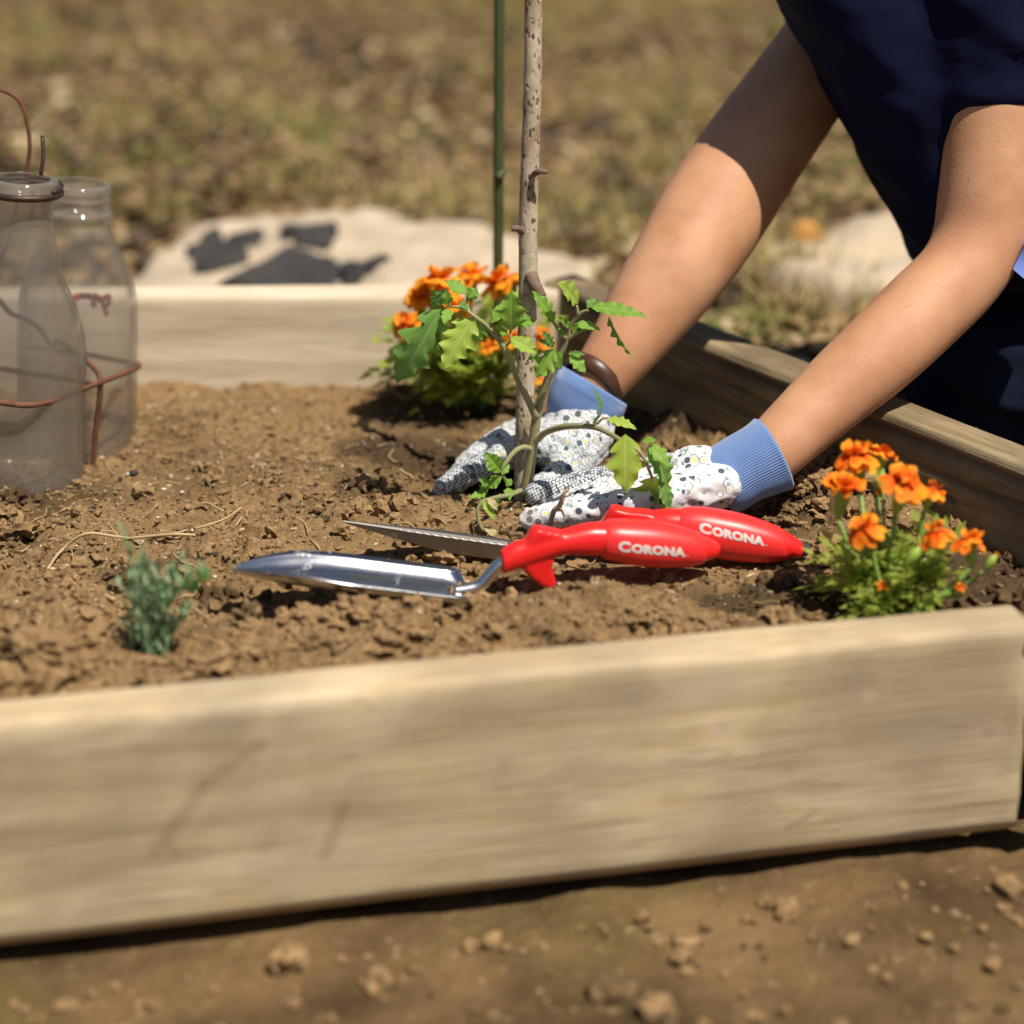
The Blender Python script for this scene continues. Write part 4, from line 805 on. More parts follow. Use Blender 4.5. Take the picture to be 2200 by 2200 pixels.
# ------------------------------------------------------------------ straws and twigs one can point at
def twig(pxs, rad, mat, label, name='dry_stalk', lift=.002, group=None):
    pts = []
    for (px, py, *e) in pxs: c = G(px, py); z = Hs(c.x, c.y)+lift+(e[0] if e else 0); d = ray(px, py); pts.append(CAM+d*((z-CAM.z)/d.z))
    return tag(MB().add(*tube(pts, rad, 7, 6)).build(name, mat), label, 'twig', group)
root = thing('dry_stalk', 'long pale forked straw lying left of the trowel tip', 'twig', G(250, 1150))
for pxs, w in (([(103, 1222), (130, 1185, .004), (183, 1147, .008), (250, 1153, .006), (285, 1156, .004), (370, 1148, .004), (455, 1150), (525, 1137)], .0011), ([(300, 1165), (370, 1147, .003), (470, 1120), (520, 1090)], .0007), ([(455, 1150), (500, 1135), (520, 1110)], .0006), ([(150, 1172, .006), (158, 1200), (163, 1262)], .0004)):
    pts = []
    for (px, py, *e) in pxs:
        c = G(px, py); z = Hs(c.x, c.y)+.002+(e[0] if e else 0); d = ray(px, py); pts.append(CAM+d*((z-CAM.z)/d.z))
    MB().add(*tube(pts, w, 6, 6)).build('stalk', M_straw, root)
twig([(405, 1300), (450, 1330, .003), (505, 1362)], .0007, M_straw, 'thin straw right of the herb seedling')
twig([(400, 1095), (440, 1080, .004), (480, 1098)], .0007, M_straw, 'curved pale straw above the long forked one')
twig([(185, 1262), (215, 1275, .002), (245, 1288)], .0016, M_twig, 'short brown twig left of the herb seedling')
tw = thing('dry_twig', 'dry brown twig leaning on the fingers of the near glove', 'twig', G(1180, 1130))
MB().add(*tube([P(1181, 1135, -.074), P(1189, 1100, -.079), P(1203, 1085, -.083), P(1212, 1060, -.086), P(1221, 1052, -.086)], [.0016, .002, .0018, .0014, .0012], 8, 5)).build('twig', M_twig, tw)
MB().add(*tube([P(1200, 1088, -.083), P(1206, 1095, -.083), P(1212, 1108, -.08)], [.0012, .001, .0007], 6, 4)).build('side_twig', M_twig, tw)

# ------------------------------------------------------------------ garden tools with red grips
class Tool:                                                       # side profile lies in a vertical plane through O along angle th
    def __init__(s, O, th): s.O = Vector(O); s.ex = Vector((math.cos(th), math.sin(th), 0)); s.ey = Vector((-math.sin(th), math.cos(th), 0))
    def xz(s, px, py):
        d = ray(px, py); t = (s.O-CAM).dot(s.ey)/d.dot(s.ey); p = CAM+d*t-s.O; return p.dot(s.ex), p.z
    def w(s, x, y, z): return s.O+s.ex*x+s.ey*y+Vector((0, 0, z))
    def sect(s, x, zc, hy, hz, n=28, e=2.3):
        out = []
        for k in range(n):
            a = 2*math.pi*k/n; ca, sa = math.cos(a), math.sin(a); out.append(s.w(x, hy*math.copysign(abs(ca)**(2/e), ca), zc+hz*math.copysign(abs(sa)**(2/e), sa)))
        return out
def loft_profile(T, rows, n=5, e=2.3, shr=lambda px: 1.0):                            # rows: (px, ytop, ybot, halfwidth)
    L = []
    for (px, yt, yb, hw) in rows:
        x1, z1 = T.xz(px, yt); x2, z2 = T.xz(px, yb); L.append(((x1+x2)/2, (z1+z2)/2, hw*shr(px), max((z1-z2)/2*shr(px), .0004)))
    Q = cr(L, n); return rings([T.sect(q[0], q[1], max(q[2], .0004), max(q[3], .0004), e=e) for q in Q]), [tuple(q) for q in Q]
def fin(T, poly, hw):                                             # thin rounded fin: outline in pixels, tapered in thickness
    V = []; F = []; pts = [T.xz(*p) for p in poly]; n = len(pts); cxy = (sum(p[0] for p in pts)/n, sum(p[1] for p in pts)/n)
    for (sc, y) in ((.80, -hw), (1.0, -hw*.45), (1.0, hw*.45), (.80, hw)):
        for p in pts: V.append(T.w(cxy[0]+(p[0]-cxy[0])*sc, y, cxy[1]+(p[1]-cxy[1])*sc))
    for j in range(3):
        for k in range(n): F.append((j*n+k, j*n+(k+1) % n, (j+1)*n+(k+1) % n, (j+1)*n+k))
    F.append(tuple(range(n))[::-1]); F.append(tuple(range(3*n, 4*n))); return V, F
def lettering(T, Q, px0, py0, px1, py1, parent, cap_px):          # raised thin print that follows the grip
    cu = bpy.data.curves.new('txt', 'FONT'); cu.body = 'C'; cu.size = 1; cu.offset = .055
    cu2 = bpy.data.curves.new('txt2', 'FONT'); cu2.body = 'ORONA'; cu2.size = .82; cu2.offset = .055; cu2.space_character = 1.06
    ms = []
    for c, sx, dx in ((cu, 1.25, 0.0), (cu2, 1.25, .98)):
        o = bpy.data.objects.new('t', c); COL.objects.link(o); dg = bpy.context.evaluated_depsgraph_get(); me = bpy.data.meshes.new_from_object(o.evaluated_get(dg)); bpy.data.objects.remove(o)
        ms.append((me, sx, dx))
    bm = bmesh.new()
    for me, sx, dx in ms:
        for v in me.vertices: v.co = Vector((v.co.x*sx+dx, v.co.y, 0))
        bm.from_mesh(me); bpy.data.meshes.remove(me)
    w = max(v.co.x for v in bm.verts)
    dot = bmesh.ops.create_circle(bm, cap_ends=True, radius=.045, segments=8, matrix=Matrix.Translation((w+.12, .05, 0)))
    w += .15
    bmesh.ops.triangulate(bm, faces=bm.faces[:])
    for it in range(4):
        le = [e_ for e_ in bm.edges if e_.calc_length() > .22]
        if not le: break
        bmesh.ops.subdivide_edges(bm, edges=le, cuts=1); bmesh.ops.triangulate(bm, faces=[f for f in bm.faces if len(f.verts) > 3])
    cap = .72; xsq = np.array([q[0] for q in Q]); od = np.argsort(xsq)
    f = lambda k, x: float(np.interp(x, xsq[od], np.array([q[k] for q in Q])[od]))
    for v in bm.verts:
        a = v.co.x/w; px = px0+(px1-px0)*a; py = py0+(py1-py0)*a-(v.co.y/cap)*cap_px
        x, z = T.xz(px, py)
        for it in range(3):                                      # follow the curved surface towards the camera
            zc, hy, hz = f(1, x), f(2, x), f(3, x); k = max(-.985, min(.985, (z-zc)/hz)); y = -hy*(1-abs(k)**2.3)**(1/2.3)-.00025
            d = ray(px, py); t = (T.O+T.ey*y-CAM).dot(T.ey)/d.dot(T.ey); p = CAM+d*t-T.O; x, z = p.dot(T.ex), p.z
        v.co = T.w(x, y, z)
    me = bpy.data.meshes.new('lettering'); bm.to_mesh(me); bm.free(); me.materials.append(M_print); me.update()
    o = link('lettering', me, parent); o.location = (0, 0, 0); return o
def handle(T, root, rows, grip, fins, text, cap_px):
    g0, g1_ = grip[1][0], grip[-2][0]; (V1, _) = loft_profile(T, rows, shr=lambda px: .93 if g0 < px < g1_ else 1.0); L = [V1]+[fin(T, p, w) for p, w in fins]
    me = remesh(L, .0011, 9, 'handle', [M_red]); link('handle', me, root)
    (VF, Q) = loft_profile(T, grip, 8); g = link('grip', mesh('grip', *VF, True, [M_red2]), root)
    lettering(T, Q, *text, g, cap_px); return g
# --- trowel
T1 = Tool(G(1185, 1258, .002), R(11)); tr = thing('garden_trowel', 'wide steel trowel with red grip lying in front of the serrated tool', 'trowel', G(1100, 1260))
rows = [(1076, 1190, 1226, .007), (1079, 1183, 1230, .0085), (1100, 1168, 1224, .0088), (1130, 1158, 1215, .0086), (1165, 1147, 1204, .0088), (1208, 1139, 1190, .0095), (1264, 1125, 1191, .011),
        (1301, 1122, 1195, .0125), (1338, 1122, 1203, .014), (1413, 1125, 1210, .0145), (1487, 1142, 1209, .0125), (1525, 1158, 1199, .009), (1540, 1165, 1192, .006), (1548, 1172, 1184, .002)]
grip = [(1286, 1150, 1180, .008), (1294, 1128, 1196, .0125), (1315, 1119, 1202, .0145), (1345, 1118, 1208, .0158), (1380, 1119, 1213, .0162), (1413, 1122, 1215, .0160), (1450, 1129, 1215, .0152), (1487, 1139, 1212, .0138), (1508, 1150, 1206, .011), (1519, 1164, 1196, .006)]
fins = [([(1120, 1175), (1132, 1150), (1146, 1130), (1155, 1130), (1170, 1134), (1200, 1139), (1240, 1150), (1200, 1170)], .0075),
        ([(1112, 1205), (1130, 1232), (1155, 1253), (1172, 1262), (1190, 1264), (1195, 1252), (1189, 1232), (1184, 1210), (1192, 1190), (1150, 1180)], .0065)]
handle(T1, tr, rows, grip, fins, (1329, 1184, 1478, 1196), 21)
hx, hz = T1.xz(1006, 1264); tx, tz = T1.xz(500, 1213); V = []; F = []; N = 60; M = 25
def blade_pt(t, u, dep, wmax, tip_pow=1.0):
    w = wmax*(1 if t > .0 else 1)
    if t < .07: w *= math.sqrt(max(0, 1-((.07-t)/.07)**2))*.45+.55
    if t > .50: k = (t-.50)/.50; w *= max(.02, max(0, 1-k**1.9)**.85)
    y = u*w; z = dep*(abs(u)**4.5)*min(1, w/wmax+.15); x = -(t)*(hx-tx)*(1)+hx
    sl = 0.012*(1-abs(u)) if t < .02 else 0
    return x+sl, y, hz-.0075+(tz-hz+.0035)*t+z
def blade_mesh(T, f, N, M, th):
    top = [[f(i/N, j/(M-1)*2-1) for j in range(M)] for i in range(N+1)]; V = []; F = []
    for s in (0, 1):
        for i in range(N+1):
            for j in range(M): x, y, z = top[i][j]; V.append(T.w(x, y*(1 if s == 0 else 1.012), z-th*s))
    K = (N+1)*M
    for i in range(N):
        for j in range(M-1):
            a = i*M+j; F.append((a, a+1, a+M+1, a+M)); F.append((K+a, K+a+M, K+a+M+1, K+a+1))
    for i in range(N):
        for j in (0, M-1): a = i*M+j; F.append((a, a+M, K+a+M, K+a))
    for j in range(M-1):
        for i in (0, N): a = i*M+j; F.append((a, a+1, K+a+1, K+a))
    me = mesh('blade', V, F, True, []); bm = bmesh.new(); bm.from_mesh(me); bmesh.ops.recalc_face_normals(bm, faces=bm.faces); bm.to_mesh(me); bm.free(); return me
me = blade_mesh(T1, lambda t, u: blade_pt(t, u, .0115, .029), N, M, .0013); me.materials.append(M_steel); bl = link('blade', me, tr)
p = [T1.xz(975, 1270), T1.xz(1005, 1267), T1.xz(1032, 1258), T1.xz(1055, 1232), T1.xz(1072, 1214), T1.xz(1096, 1200)]
MB().add(*tube([T1.w(a, 0, b) for a, b in p], [.0035, .0044, .0046, .0044, .0044, .0044], 16, 6)).build('shank', M_steel2, tr)
# --- serrated tool behind it
T2 = Tool(P(1585, 1150, -.106), R(-2)); wd = thing('serrated_weeder', 'narrow serrated steel tool with red grip lying behind the trowel', 'hand weeder', G(1350, 1190))
rows = [(1240, 1135, 1178, .0085), (1262, 1128, 1176, .0085), (1300, 1118, 1170, .0088), (1340, 1106, 1165, .0095), (1390, 1100, 1168, .011), (1440, 1094, 1174, .0125), (1500, 1097, 1186, .014), (1573, 1107, 1195, .0148), (1636, 1123, 1201, .0135), (1685, 1142, 1200, .010), (1711, 1158, 1197, .007), (1724, 1168, 1194, .0045), (1733, 1176, 1189, .0015)]
grip = [(1446, 1120, 1150, .008), (1454, 1100, 1170, .0125), (1475, 1092, 1180, .0145), (1510, 1092, 1190, .0158), (1550, 1098, 1197, .0162), (1590, 1106, 1202, .0160), (1630, 1118, 1205, .0150), (1660, 1129, 1204, .0135), (1684, 1142, 1200, .011), (1697, 1158, 1194, .006)]
fins = [([(1285, 1130), (1298, 1108), (1312, 1087), (1322, 1087), (1345, 1093), (1400, 1098), (1440, 1110), (1380, 1130)], .0075), ([(1285, 1160), (1310, 1190), (1345, 1205), (1362, 1206), (1366, 1190), (1352, 1160), (1320, 1140)], .0065)]
handle(T2, wd, rows, grip, fins, (1503, 1143, 1647, 1173), 21)
MB().add(*tube([T2.w(*(lambda q: (q[0], 0, q[1]))(T2.xz(*q))) for q in ((1722, 1182), (1735, 1181), (1740, 1183))], [.0045, .0042, .001], 12, 3)).build('end_cap', M_stone_shade, wd)
a0 = T2.xz(1110, 1170); a1 = T2.xz(735, 1118)
def blade2(t, u):                                                 # near wall upright with a toothed rim, floor behind it, low far wall
    k = max(0, (t-.42)/.58); w = max(.03, max(0, 1-k)**.9)*(1 if t > .04 else .6+10*t); hw = .0125*w
    ser = .0006*abs(math.sin(t*60)) if (u < -.9 and .06 < t < .66) else 0
    if u <= 0: y = -.0045*w*(1-u*u)*0+.002*u*w; z = -hw*(1+u)**1.15-ser
    else: y = .026*w*u; z = -hw+hw*.45*u**3
    return a0[0]+(a1[0]-a0[0])*t, y, a0[1]+(a1[1]-a0[1])*t+z
me = blade_mesh(T2, blade2, 150, 21, .0011); me.materials.append(M_steel3); link('blade', me, wd)
p = [T2.xz(*q) for q in ((1090, 1176), (1130, 1178), (1170, 1172), (1210, 1160), (1250, 1155))]
MB().add(*tube([T2.w(a, 0, b) for a, b in p], .0042, 14, 5)).build('shank', M_steel2, wd)

# ------------------------------------------------------------------ milk bottles and wire carrier
def bottle(name, base, outer, wall, mat, label, sqmax):
    root = thing(name, label, 'bottle', base); zs = [z for r, z in outer]; zm = max(zs)
    Q = cr([list(q) for q in outer], 5); prof = [(max(q[0], .0005), q[1]) for q in Q]
    inner = [(max(r-wall, .0005), max(z, .006)) for r, z in prof[::-1] if z < zm-.001 or r > .01]; inner.append((.0005, .006))
    sq = lambda z: 2.0+sqmax*min(1, max(0, (.15-z)/.05))
    me = mesh('glass', *lathe([(.0005, 0)]+prof+inner, 56, sq), True, [mat])
    bm = bmesh.new(); bm.from_mesh(me); bmesh.ops.recalc_face_normals(bm, faces=bm.faces); bm.to_mesh(me); bm.free()
    g = link('glass', me, root); g.location = (0, 0, 0); root.rotation_euler = (0, R(4.5), 0); return root
cf = P(29, 1061, .05); cf = Vector((cf.x, .084, -.008)); crr = Vector((P(159.5, 900, .175).x, .175, -.013))
cm = lambda L: [(r/100, z/100) for r, z in L]
btF = bottle('milk_bottle', cf, cm([(3.9, .05), (4.5, .5), (4.7, 1.4), (4.72, 5), (4.72, 9.5), (4.72, 11.0), (4.6, 12.4), (4.2, 14.1), (3.7, 15.5), (3.2, 16.7), (2.75, 18.3), (2.45, 19.8), (2.28, 21.3), (2.24, 22.4), (2.30, 22.8), (2.62, 23.1), (2.68, 23.6), (2.64, 24.2), (2.52, 24.5), (2.3, 24.6)]), .0032, M_glassF, 'long necked dusty glass milk bottle cut by the left edge of the photo', .5)
btR = bottle('milk_bottle', crr, cm([(3.9, .05), (4.45, .5), (4.66, 1.3), (4.7, 5), (4.7, 10), (4.7, 12.8), (4.64, 13.7), (4.4, 14.9), (3.95, 16.2), (3.3, 17.7), (2.75, 18.9), (2.5, 19.6), (2.46, 20.0), (2.66, 20.25), (2.66, 20.6), (2.42, 20.9), (2.42, 21.4), (2.52, 21.7), (2.46, 22.0), (2.56, 22.4), (2.50, 22.8), (2.3, 22.95)]), .0030, M_glassR, 'wide shouldered glass milk bottle with red script behind the dusty one', .9)
# red script printed on the far face of the rear bottle (reads mirrored through the glass)
def on_back(px, py):
    for it in range(1): pass
    c = crr; Yv = c.y+.045
    for it in range(4):
        p = P(px, py, Yv); dx = max(-.0445, min(.0445, p.x-c.x)); e = 2.6; Yv = c.y+.0470*(1-abs(dx/.047)**e)**(1/e)+.0006
    return P(px, py, Yv)
def Zp(x, y): return on_back(80+.11387*x, 600+.11387*y)
mb = MB()
for line in ([(1150, 330), (1110, 270), (1050, 320), (1020, 420), (1090, 470), (1140, 400), (1130, 320)], [(1020, 420), (1060, 510), (1085, 570), (1110, 620), (1085, 640)],
             [(1010, 360), (980, 320), (945, 350), (970, 385), (1000, 350), (930, 310)], [(930, 310), (885, 290), (855, 330), (890, 365), (905, 310), (850, 290), (850, 400), (880, 470), (840, 470), (835, 420)],
             [(840, 300), (810, 350), (790, 290), (760, 345), (745, 285), (715, 340), (700, 285), (670, 345), (655, 285)], [(655, 285), (620, 350), (600, 295), (570, 350), (545, 300)], [(545, 300), (510, 330), (525, 390), (560, 340)], [(545, 300), (470, 350), (470, 440), (480, 530), (505, 480), (470, 430)]):
    mb.add(*tube([Zp(*p) for p in line], .0019, 6, 4))
o = mb.build('red_script', M_redprint, btR); o['label'] = 'faded red arched script printed on the glass'
# wire bail round the long neck
mb = MB(); nz = cf.z+.257
mb.add(*tube([cf+Vector((math.cos(a)*.0278, math.sin(a)*.0278, .236)) for a in np.linspace(0, 2*math.pi, 25)], .0026, 10, 2))
mb.add(*tube([cf+Vector((math.cos(a)*.0285, math.sin(a)*.0285, .2405+.001*math.sin(a*2))) for a in np.linspace(-.5, 2.6, 14)], .0015, 8, 3))
mb.add(*tube([cf+Vector((.013, .0, .249)), cf+Vector((.014, .004, .262)), cf+Vector((.012, .01, .277))], .0016, 8, 4)); mb.build('wire_bail', M_wire, btF)
ca = thing('bottle_carrier', 'rusty wire carrier around the two glass bottles', 'wire carrier', Vector((P(200, 1003, .105).x, .12, 0)))
def Zw(x, y, Y): return P(.28986*x, 360+.28986*y, Y)
def wire(pts, r=.0023, name='wire'): return MB().add(*tube(pts, r, 10, 7)).build(name, M_rust, ca)
wire([Zw(-700, 1560, .07), Zw(-600, 1660, .035), Zw(-250, 1715, .028), Zw(0, 1742, .028), Zw(200, 1762, .030), Zw(370, 1735, .044), Zw(560, 1662, .075), Zw(745, 1592, .103), Zw(900, 1532, .135), Zw(1000, 1490, .165), Zw(1030, 1468, .195), Zw(1000, 1444, .222), Zw(930, 1436, .236), Zw(740, 1404, .24), Zw(560, 1372, .24), Zw(200, 1330, .24)], name='hoop')
wire([Zw(750, 1560, .104), Zw(735, 1750, .105), Zw(712, 1932, .106), Zw(690, 2210, .107), Zw(686, 2270, .107)], name='leg')
wire([Zw(748, 1600, .108), Zw(730, 1530, .116), Zw(660, 1450, .128), Zw(540, 1360, .138), Zw(440, 1290, .14), Zw(380, 1315, .141), Zw(300, 1200, .142), Zw(200, 1130, .142), Zw(80, 1080, .142), Zw(0, 990, .142), Zw(-100, 900, .142)], .0022, 'handle_stay')
wire([Zw(730, 1612, .112), Zw(540, 1575, .137), Zw(300, 1540, .14), Zw(0, 1490, .14), Zw(-400, 1430, .14)], .0021, 'divider')
wire([Zw(-90, 900, .142), Zw(10, 680, .144), Zw(80, 480, .145), Zw(130, 250, .145), Zw(200, 20, .145), Zw(215, -250, .145), Zw(120, -520, .145), Zw(-200, -620, .145)], .0017, 'bail_handle')

# ------------------------------------------------------------------ person
pe = thing('person', 'person in a navy shirt reaching into the bed with flower printed gloves', 'person', (0.45, 0.22, -0.05))
def wrinkle(me, amp, k=1.0):                                             # soft cloth folds
    n = len(me.vertices); co = np.empty(n*3); no = np.empty(n*3); me.vertices.foreach_get('co', co); me.vertices.foreach_get('normal', no); co = co.reshape(-1, 3); no = no.reshape(-1, 3)
    f = fbm((co[:, 0]*11+co[:, 2]*19)*k, (co[:, 1]*9-co[:, 2]*13+co[:, 0]*5)*k, 3, 71); f = (.25-np.abs(f))*2
    me.vertices.foreach_set('co', (co+no*(amp*f)[:, None]).ravel()); me.update()
def arm(pts): return tube([p for p, r in pts], [r for p, r in pts], 24, 8, roundcap=True)
wN, eN = P(1655, 975, -.025), P(2085, 585, .06)
near = [(P(1560, 1032, -.03), .022), (P(1640, 985, -.027), .0238), (P(1720, 912, -.012), .0262), (P(1800, 838, .005), .0295), (P(1890, 758, .022), .0322), (P(1980, 672, .042), .0335), (P(2062, 590, .060), .0335), (P(2104, 510, .074), .0355), (P(2122, 400, .085), .038), (P(2128, 250, .10), .0405), (P(2128, 60, .115), .043), (P(2120, -120, .13), .046)]
far = [(P(1240, 900, .085), .022), (P(1283, 822, .088), .0235), (P(1340, 745, .10), .0285), (P(1402, 655, .12), .0355), (P(1464, 565, .14), .0405), (P(1518, 480, .165), .0435), (P(1572, 395, .19), .0440), (P(1636, 300, .215), .043), (P(1730, 170, .25), .0415), (P(1830, 40, .28), .043), (P(1930, -110, .31), .045)]
sN, sF = near[-1][0], far[-1][0]
def ell(c, ax, rx, rz, n=28):                                     # ring round a spine: ax spine direction, width along Y
    ax = Vector(ax).normalized(); yv = Vector((0, 1, 0)); fv = ax.cross(yv).normalized(); yv = fv.cross(ax)
    return [Vector(c)+yv*(math.cos(2*math.pi*k/n)*rx)+fv*(math.sin(2*math.pi*k/n)*rz) for k in range(n)]
spine = [((.60, .22, .10), (-.2, 0, 1)), ((.58, .22, .20), (-.3, 0, 1)), ((.52, .22, .30), (-.5, 0, .9)), ((.44, .22, .40), (-.6, 0, .8)), ((.37, .22, .48), (-.6, 0, .8)), ((.33, .22, .53), (-.6, 0, .8))]
def torso(rr): return rings([ell(c, a, rx, rz) for (c, a), (rx, rz) in zip(spine, rr)])
neck = tube([(.345, .22, .51), (.31, .22, .575), (.29, .22, .62)], [.055, .052, .05], 18, 4, roundcap=True)
hc = Vector((.265, .22, .70)); hv, hf = ico(4); hv = hv.copy(); HV = []
for p in hv:                                                      # head: skull, jaw, nose, eye sockets; looks down and left
    x, y, z = p; jaw = 1-.22*max(0, -z)*(1-.3*max(0, -x)); q = Vector((x*.095, y*.075*jaw, z*.115))
    if x < 0: q.x += -.016*math.exp(-((y/.16)**2+((z+.12)/.22)**2)) + .010*math.exp(-(((abs(y)-.38)/.16)**2+((z-.08)/.12)**2)) - .004*math.exp(-((y/.3)**2+((z+.52)/.1)**2))
    if abs(y) > .9 and abs(x) < .3 and abs(z) < .3: q.y *= 1.12
    HV.append(q)
rot = Matrix.Rotation(R(-25), 3, 'Y'); HV = [hc+rot @ v for v in HV]
body = remesh([arm(near), arm(far), torso([(.12, .08), (.12, .08), (.11, .075), (.12, .08), (.12, .07), (.07, .045)]), neck, (HV, [tuple(f) for f in hf])], .0042, 10, 'body', [M_skin]); link('body', body, pe)
hr = [hc+rot @ (Vector((v[0]*.106+.012, v[1]*.086, v[2]*.122+.008))) for v in hv]
fhair = [tuple(f) for f in hf if all((hv[i][0] > -.35 or hv[i][2] > .45) and hv[i][2] > -.75 for i in f)]
link('hair', mesh('hair', hr, fhair, True, [M_hair]), pe)
# shirt: chest and belly hanging forward, short sleeves
sr = [((.60, .22, .09), (-.2, 0, 1), .165, .12), ((.555, .22, .15), (-.35, 0, 1), .165, .135), ((.50, .22, .24), (-.5, 0, .9), .165, .145), ((.435, .22, .34), (-.6, 0, .8), .165, .15), ((.38, .22, .43), (-.6, 0, .8), .17, .13), ((.34, .22, .50), (-.6, 0, .8), .14, .09), ((.325, .22, .53), (-.6, 0, .8), .08, .06)]
def lerpv(a, b, t): return Vector(a).lerp(Vector(b), t)
slN = tube([near[-2][0]+Vector((0, 0, -.02)), near[-1][0], lerpv(near[-1][0], (.37, .2, .48), .45), (.39, .22, .45)], [.060, .067, .085, .10], 22, 5, roundcap=True)
slF = tube([far[-2][0], far[-1][0], lerpv(far[-1][0], (.37, .24, .48), .45), (.39, .22, .45)], [.056, .062, .08, .10], 22, 5, roundcap=True)
# hanging front of the shirt seen between the arms
V = []; F = []
prof = [(P(1960, 560, .20), .0), (P(1945, 520, .20), .0), (P(1862, 366, .20), 0), (P(1790, 220, .20), 0), (P(1690, 40, .20), 0), (P(1620, -120, .21), 0)]
Rg = []
for (p, _) in prof:
    ring_ = []
    for k in range(24):
        a = 2*math.pi*k/24; ring_.append(p+Vector((.075+math.copysign(abs(math.cos(a))**.7, math.cos(a))*.075, -.012+math.copysign(abs(math.sin(a))**.8, math.sin(a))*.108, 0)))
    Rg.append(ring_)
for k_, (f_, dz_) in enumerate(((.75, .03), (.35, .05))):
    c_ = sum(Rg[5], Vector())/24; Rg.append([c_+(v-c_)*f_+Vector((.05*(k_+1), 0, dz_)) for v in Rg[5]])
shirt = remesh([rings([ell(c, a, rx, rz) for c, a, rx, rz in sr]), slN, slF, rings(Rg)], .006, 6, 'shirt', [M_navy])
wrinkle(shirt, .005); link('shirt', shirt, pe)
# jeans: kneeling near leg and far leg
leg = lambda L: tube([p for p, r in L], [r for p, r in L], 24, 6, roundcap=True)
jn = remesh([leg([(Vector((.62, .17, .13)), .085), (Vector((.52, .165, .08)), .08), (P(2165, 800, .165), .072), (P(2120, 890, .165), .066)]), leg([(P(2125, 895, .165), .06), (P(2250, 960, .16), .055), (Vector((.78, .17, -.02)), .045)]),
             leg([(Vector((.62, .30, .13)), .085), (Vector((.54, .31, .05)), .075), (Vector((.50, .31, -.01)), .06), (Vector((.80, .30, -.02)), .045)]), leg([(P(2180, 610, .19), .055), (P(2175, 700, .19), .06), (P(2260, 800, .18), .07)])], .006, 6, 'jeans', [M_jean])
wrinkle(jn, .008); link('jeans', jn, pe)
cl = MB(); q = [P(2176, 578, .045), P(2200, 530, .045), P(2260, 480, .05), P(2300, 620, .05), P(2225, 620, .045)]
V = [v for v in q]+[v+Vector((.002, .02, 0)) for v in q]; n = 5; cl.add(V, [tuple(range(n)), tuple(range(n, 2*n))[::-1]]+[(k, (k+1) % n, n+(k+1) % n, n+k) for k in range(n)])
cl.build('shirt_hem', M_blue, pe)
# gloves
def glove(chains, voxel, mats, assign):
    L = [tube([p for p, r in ch], [r for p, r in ch], 16, 6, roundcap=True) for ch in chains]
    me = remesh(L, voxel, 6, 'glove', mats, .5); wrinkle(me, .0022, 5.0); co = np.empty(len(me.vertices)*3); me.vertices.foreach_get('co', co); co = co.reshape(-1, 3)
    cc = np.array([np.mean(co[list(p.vertices)], 0) for p in me.polygons]); me.polygons.foreach_set('material_index', assign(cc).astype(np.int32)); me.update(); return me
def near_to(cc, chain, d):
    C = np.array([q[:3] for q in cr([list(p)+[r] for p, r in chain], 8)]); Rr = np.array([q[3] for q in cr([list(p)+[r] for p, r in chain], 8)])
    return ((np.linalg.norm(cc[:, None]-C[None], axis=2)-Rr[None]).min(1) < d)
W = lambda *a: (P(*a[:3]), a[3])
idxN = [W(1520, 1015, -.008, .016), W(1430, 1022, -.008, .0135), W(1330, 1027, -.004, .0108), W(1230, 1045, .0, .0100), W(1155, 1062, .002, .0098)]
nch = [[W(1545, 1045, -.05, .017), W(1440, 1068, -.058, .0145), W(1330, 1085, -.062, .0115), W(1230, 1100, -.06, .0098), W(1142, 1117, -.055, .0092)],
       [W(1545, 1040, -.04, .018), W(1440, 1055, -.045, .0155), W(1330, 1070, -.046, .0118), W(1240, 1092, -.042, .0100), W(1165, 1118, -.038, .0094)],
       [W(1540, 1030, -.02, .018), W(1440, 1038, -.026, .0155), W(1330, 1050, -.026, .0118), W(1240, 1080, -.02, .0100), W(1175, 1112, -.016, .0094)],
       idxN, [W(1515, 1005, .0, .016), W(1450, 1005, .022, .0125), W(1370, 1018, .034, .0108), W(1300, 1040, .036, .0098)],
       [W(1565, 1032, -.03, .020), W(1505, 1008, -.026, .0175), W(1470, 1012, -.02, .0165)]]
def asN(cc):
    px = 1100+4555*(cc[:, 0])/(((cc-np.array(CAM)) @ np.array(FWD))); k = near_to(cc, idxN, .0012) & (px < 1450) & ~near_to(cc, nch[2], .0006) & ~near_to(cc, nch[1], .0006); return k
g1 = link('garden_glove', glove(nch, .0021, [M_gprint, M_knit], asN), pe); g1['label'] = 'near glove with flower print and dark knit finger'
fch = [[W(1250, 900, .075, .021), W(1200, 950, .06, .019), W(1130, 962, .056, .0135), W(1060, 992, .05, .0108), W(1000, 1022, .046, .0098), W(952, 1050, .043, .0088)],
       [W(1245, 895, .085, .021), W(1190, 935, .075, .018), W(1120, 940, .072, .0132), W(1055, 965, .068, .0110), W(1005, 1000, .064, .0100), W(975, 1035, .06, .0090)],
       [W(1245, 890, .095, .021), W(1190, 925, .095, .017), W(1125, 928, .094, .0125), W(1070, 950, .09, .0108), W(1030, 985, .086, .0098)],
       [W(1248, 892, .10, .02), W(1200, 925, .112, .016), W(1140, 932, .112, .0112), W(1100, 955, .108, .0095), W(1075, 985, .104, .0088)],
       [W(1262, 915, .07, .021), W(1250, 960, .055, .0185), W(1225, 1000, .044, .0150), W(1195, 1028, .034, .0118), W(1165, 1045, .026, .0104)],
       [W(1262, 900, .08, .022), W(1245, 950, .065, .024), W(1215, 990, .058, .020)]]
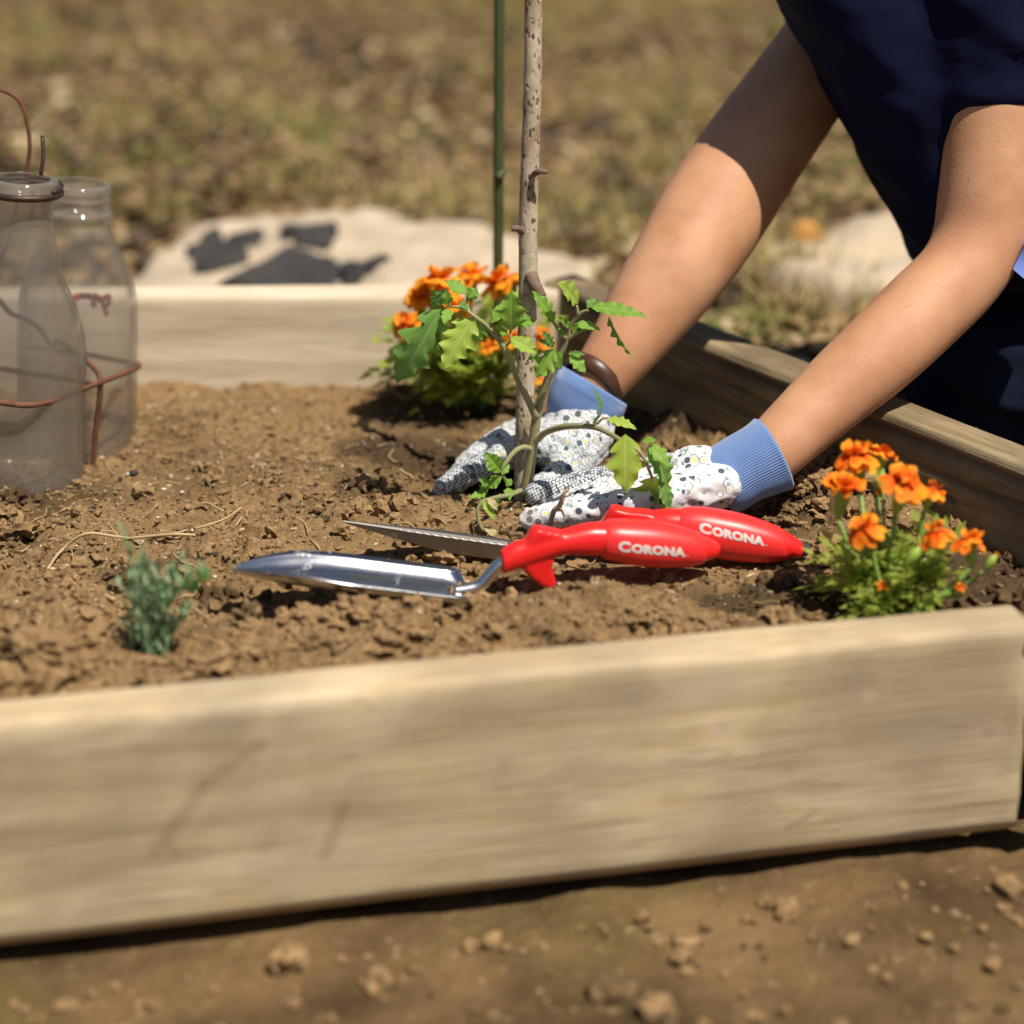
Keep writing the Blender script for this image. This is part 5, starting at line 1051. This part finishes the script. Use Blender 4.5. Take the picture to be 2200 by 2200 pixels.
g2 = link('garden_glove', glove(fch, .0021, [M_gmesh, M_knit], lambda cc: (near_to(cc, fch[0], .0016) & (cc[:, 0] < P(1060, 1000, .05).x))), pe); g2['label'] = 'far glove with flower print, fingers spread on the soil'
def cuff(path, parent, seed):                                     # (point, radius): seam, body, folded rim; UV runs round the wrist
    C = [Vector(p) for p, r in path]; rr = [r for p, r in path]; Q = cr([list(p)+[r] for p, r in zip(C, rr)], 7); n = 96; Rg = []
    u = Vector((0, 0, 1)); m = len(Q)
    def ringat(c, d, r, ph):
        nonlocal u
        u = (u-d*u.dot(d)).normalized(); s = d.cross(u)
        return [c+(s*math.cos(2*math.pi*k/n)+u*math.sin(2*math.pi*k/n))*(r*(1+.018*math.sin(4*math.pi*k/n+seed+ph*3)+.02*math.sin(6*math.pi*k/n+ph*5+seed))) for k in range(n)]
    for i, q_ in enumerate(Q):
        d = Vector((Q[min(i+1, m-1)]-Q[max(i-1, 0)])[:3]).normalized(); Rg.append(ringat(Vector(q_[:3]), d, q_[3], i/m))
    for off, dr in ((.0012, -.001), (.0006, -.003), (-.006, -.0038), (-.02, -.004)): Rg.append(ringat(Vector(Q[-1][:3])+d*off, d, Q[-1][3]+dr, 1))
    V, F = rings(Rg, False); me = mesh('knit_cuff', V, F, True, [M_cuff]); uv = me.uv_layers.new(name='UVMap'); li = np.empty(len(me.loops), np.int32); me.loops.foreach_get('vertex_index', li)
    uvv = np.stack([(li % n)/n, (li//n)/len(Rg)], 1).reshape(-1, 4, 2); w = (uvv[:, :, 0].max(1)-uvv[:, :, 0].min(1)) > .5
    uvv[w] = np.where(uvv[w][:, :, :1] < .5, uvv[w]+[1, 0], uvv[w]); uv.data.foreach_set('uv', uvv.astype(np.float32).ravel())
    o = link('knit_cuff', me, parent); o.location = (0, 0, 0); return o
cuff([(P(1545, 1040, -.03), .0235), (P(1560, 1032, -.03), .0262), (P(1600, 1006, -.029), .0262), (P(1635, 988, -.028), .0272), (P(1661, 974, -.026), .0290)], g1, 1.0)
cuff([(P(1228, 915, .085), .0215), (P(1236, 900, .085), .0245), (P(1250, 872, .085), .0285), (P(1263, 850, .087), .0305), (P(1275, 830, .089), .0300)], g2, 2.4)
# leather wristband above the far cuff
d = (far[2][0]-far[1][0]).normalized(); c0 = P(1282, 808, .090); u = Vector((0, 0, 1)); u = (u-d*u.dot(d)).normalized(); s = d.cross(u); Rg = []
for k in range(48):
    a = 2*math.pi*k/48; e = s*math.cos(a)+u*math.sin(a); c = c0+d*(.0022*math.sin(2*a))
    Rg.append([c+e*.0242-d*.0064, c+e*.0262-d*.0056, c+e*.0266, c+e*.0262+d*.0056, c+e*.0242+d*.0064, c+e*.0232])
Rg.append(Rg[0]); o = link('wristband', mesh('wristband', *rings(Rg, False), True, [M_leather]), pe); o['label'] = 'brown leather band on the far wrist'
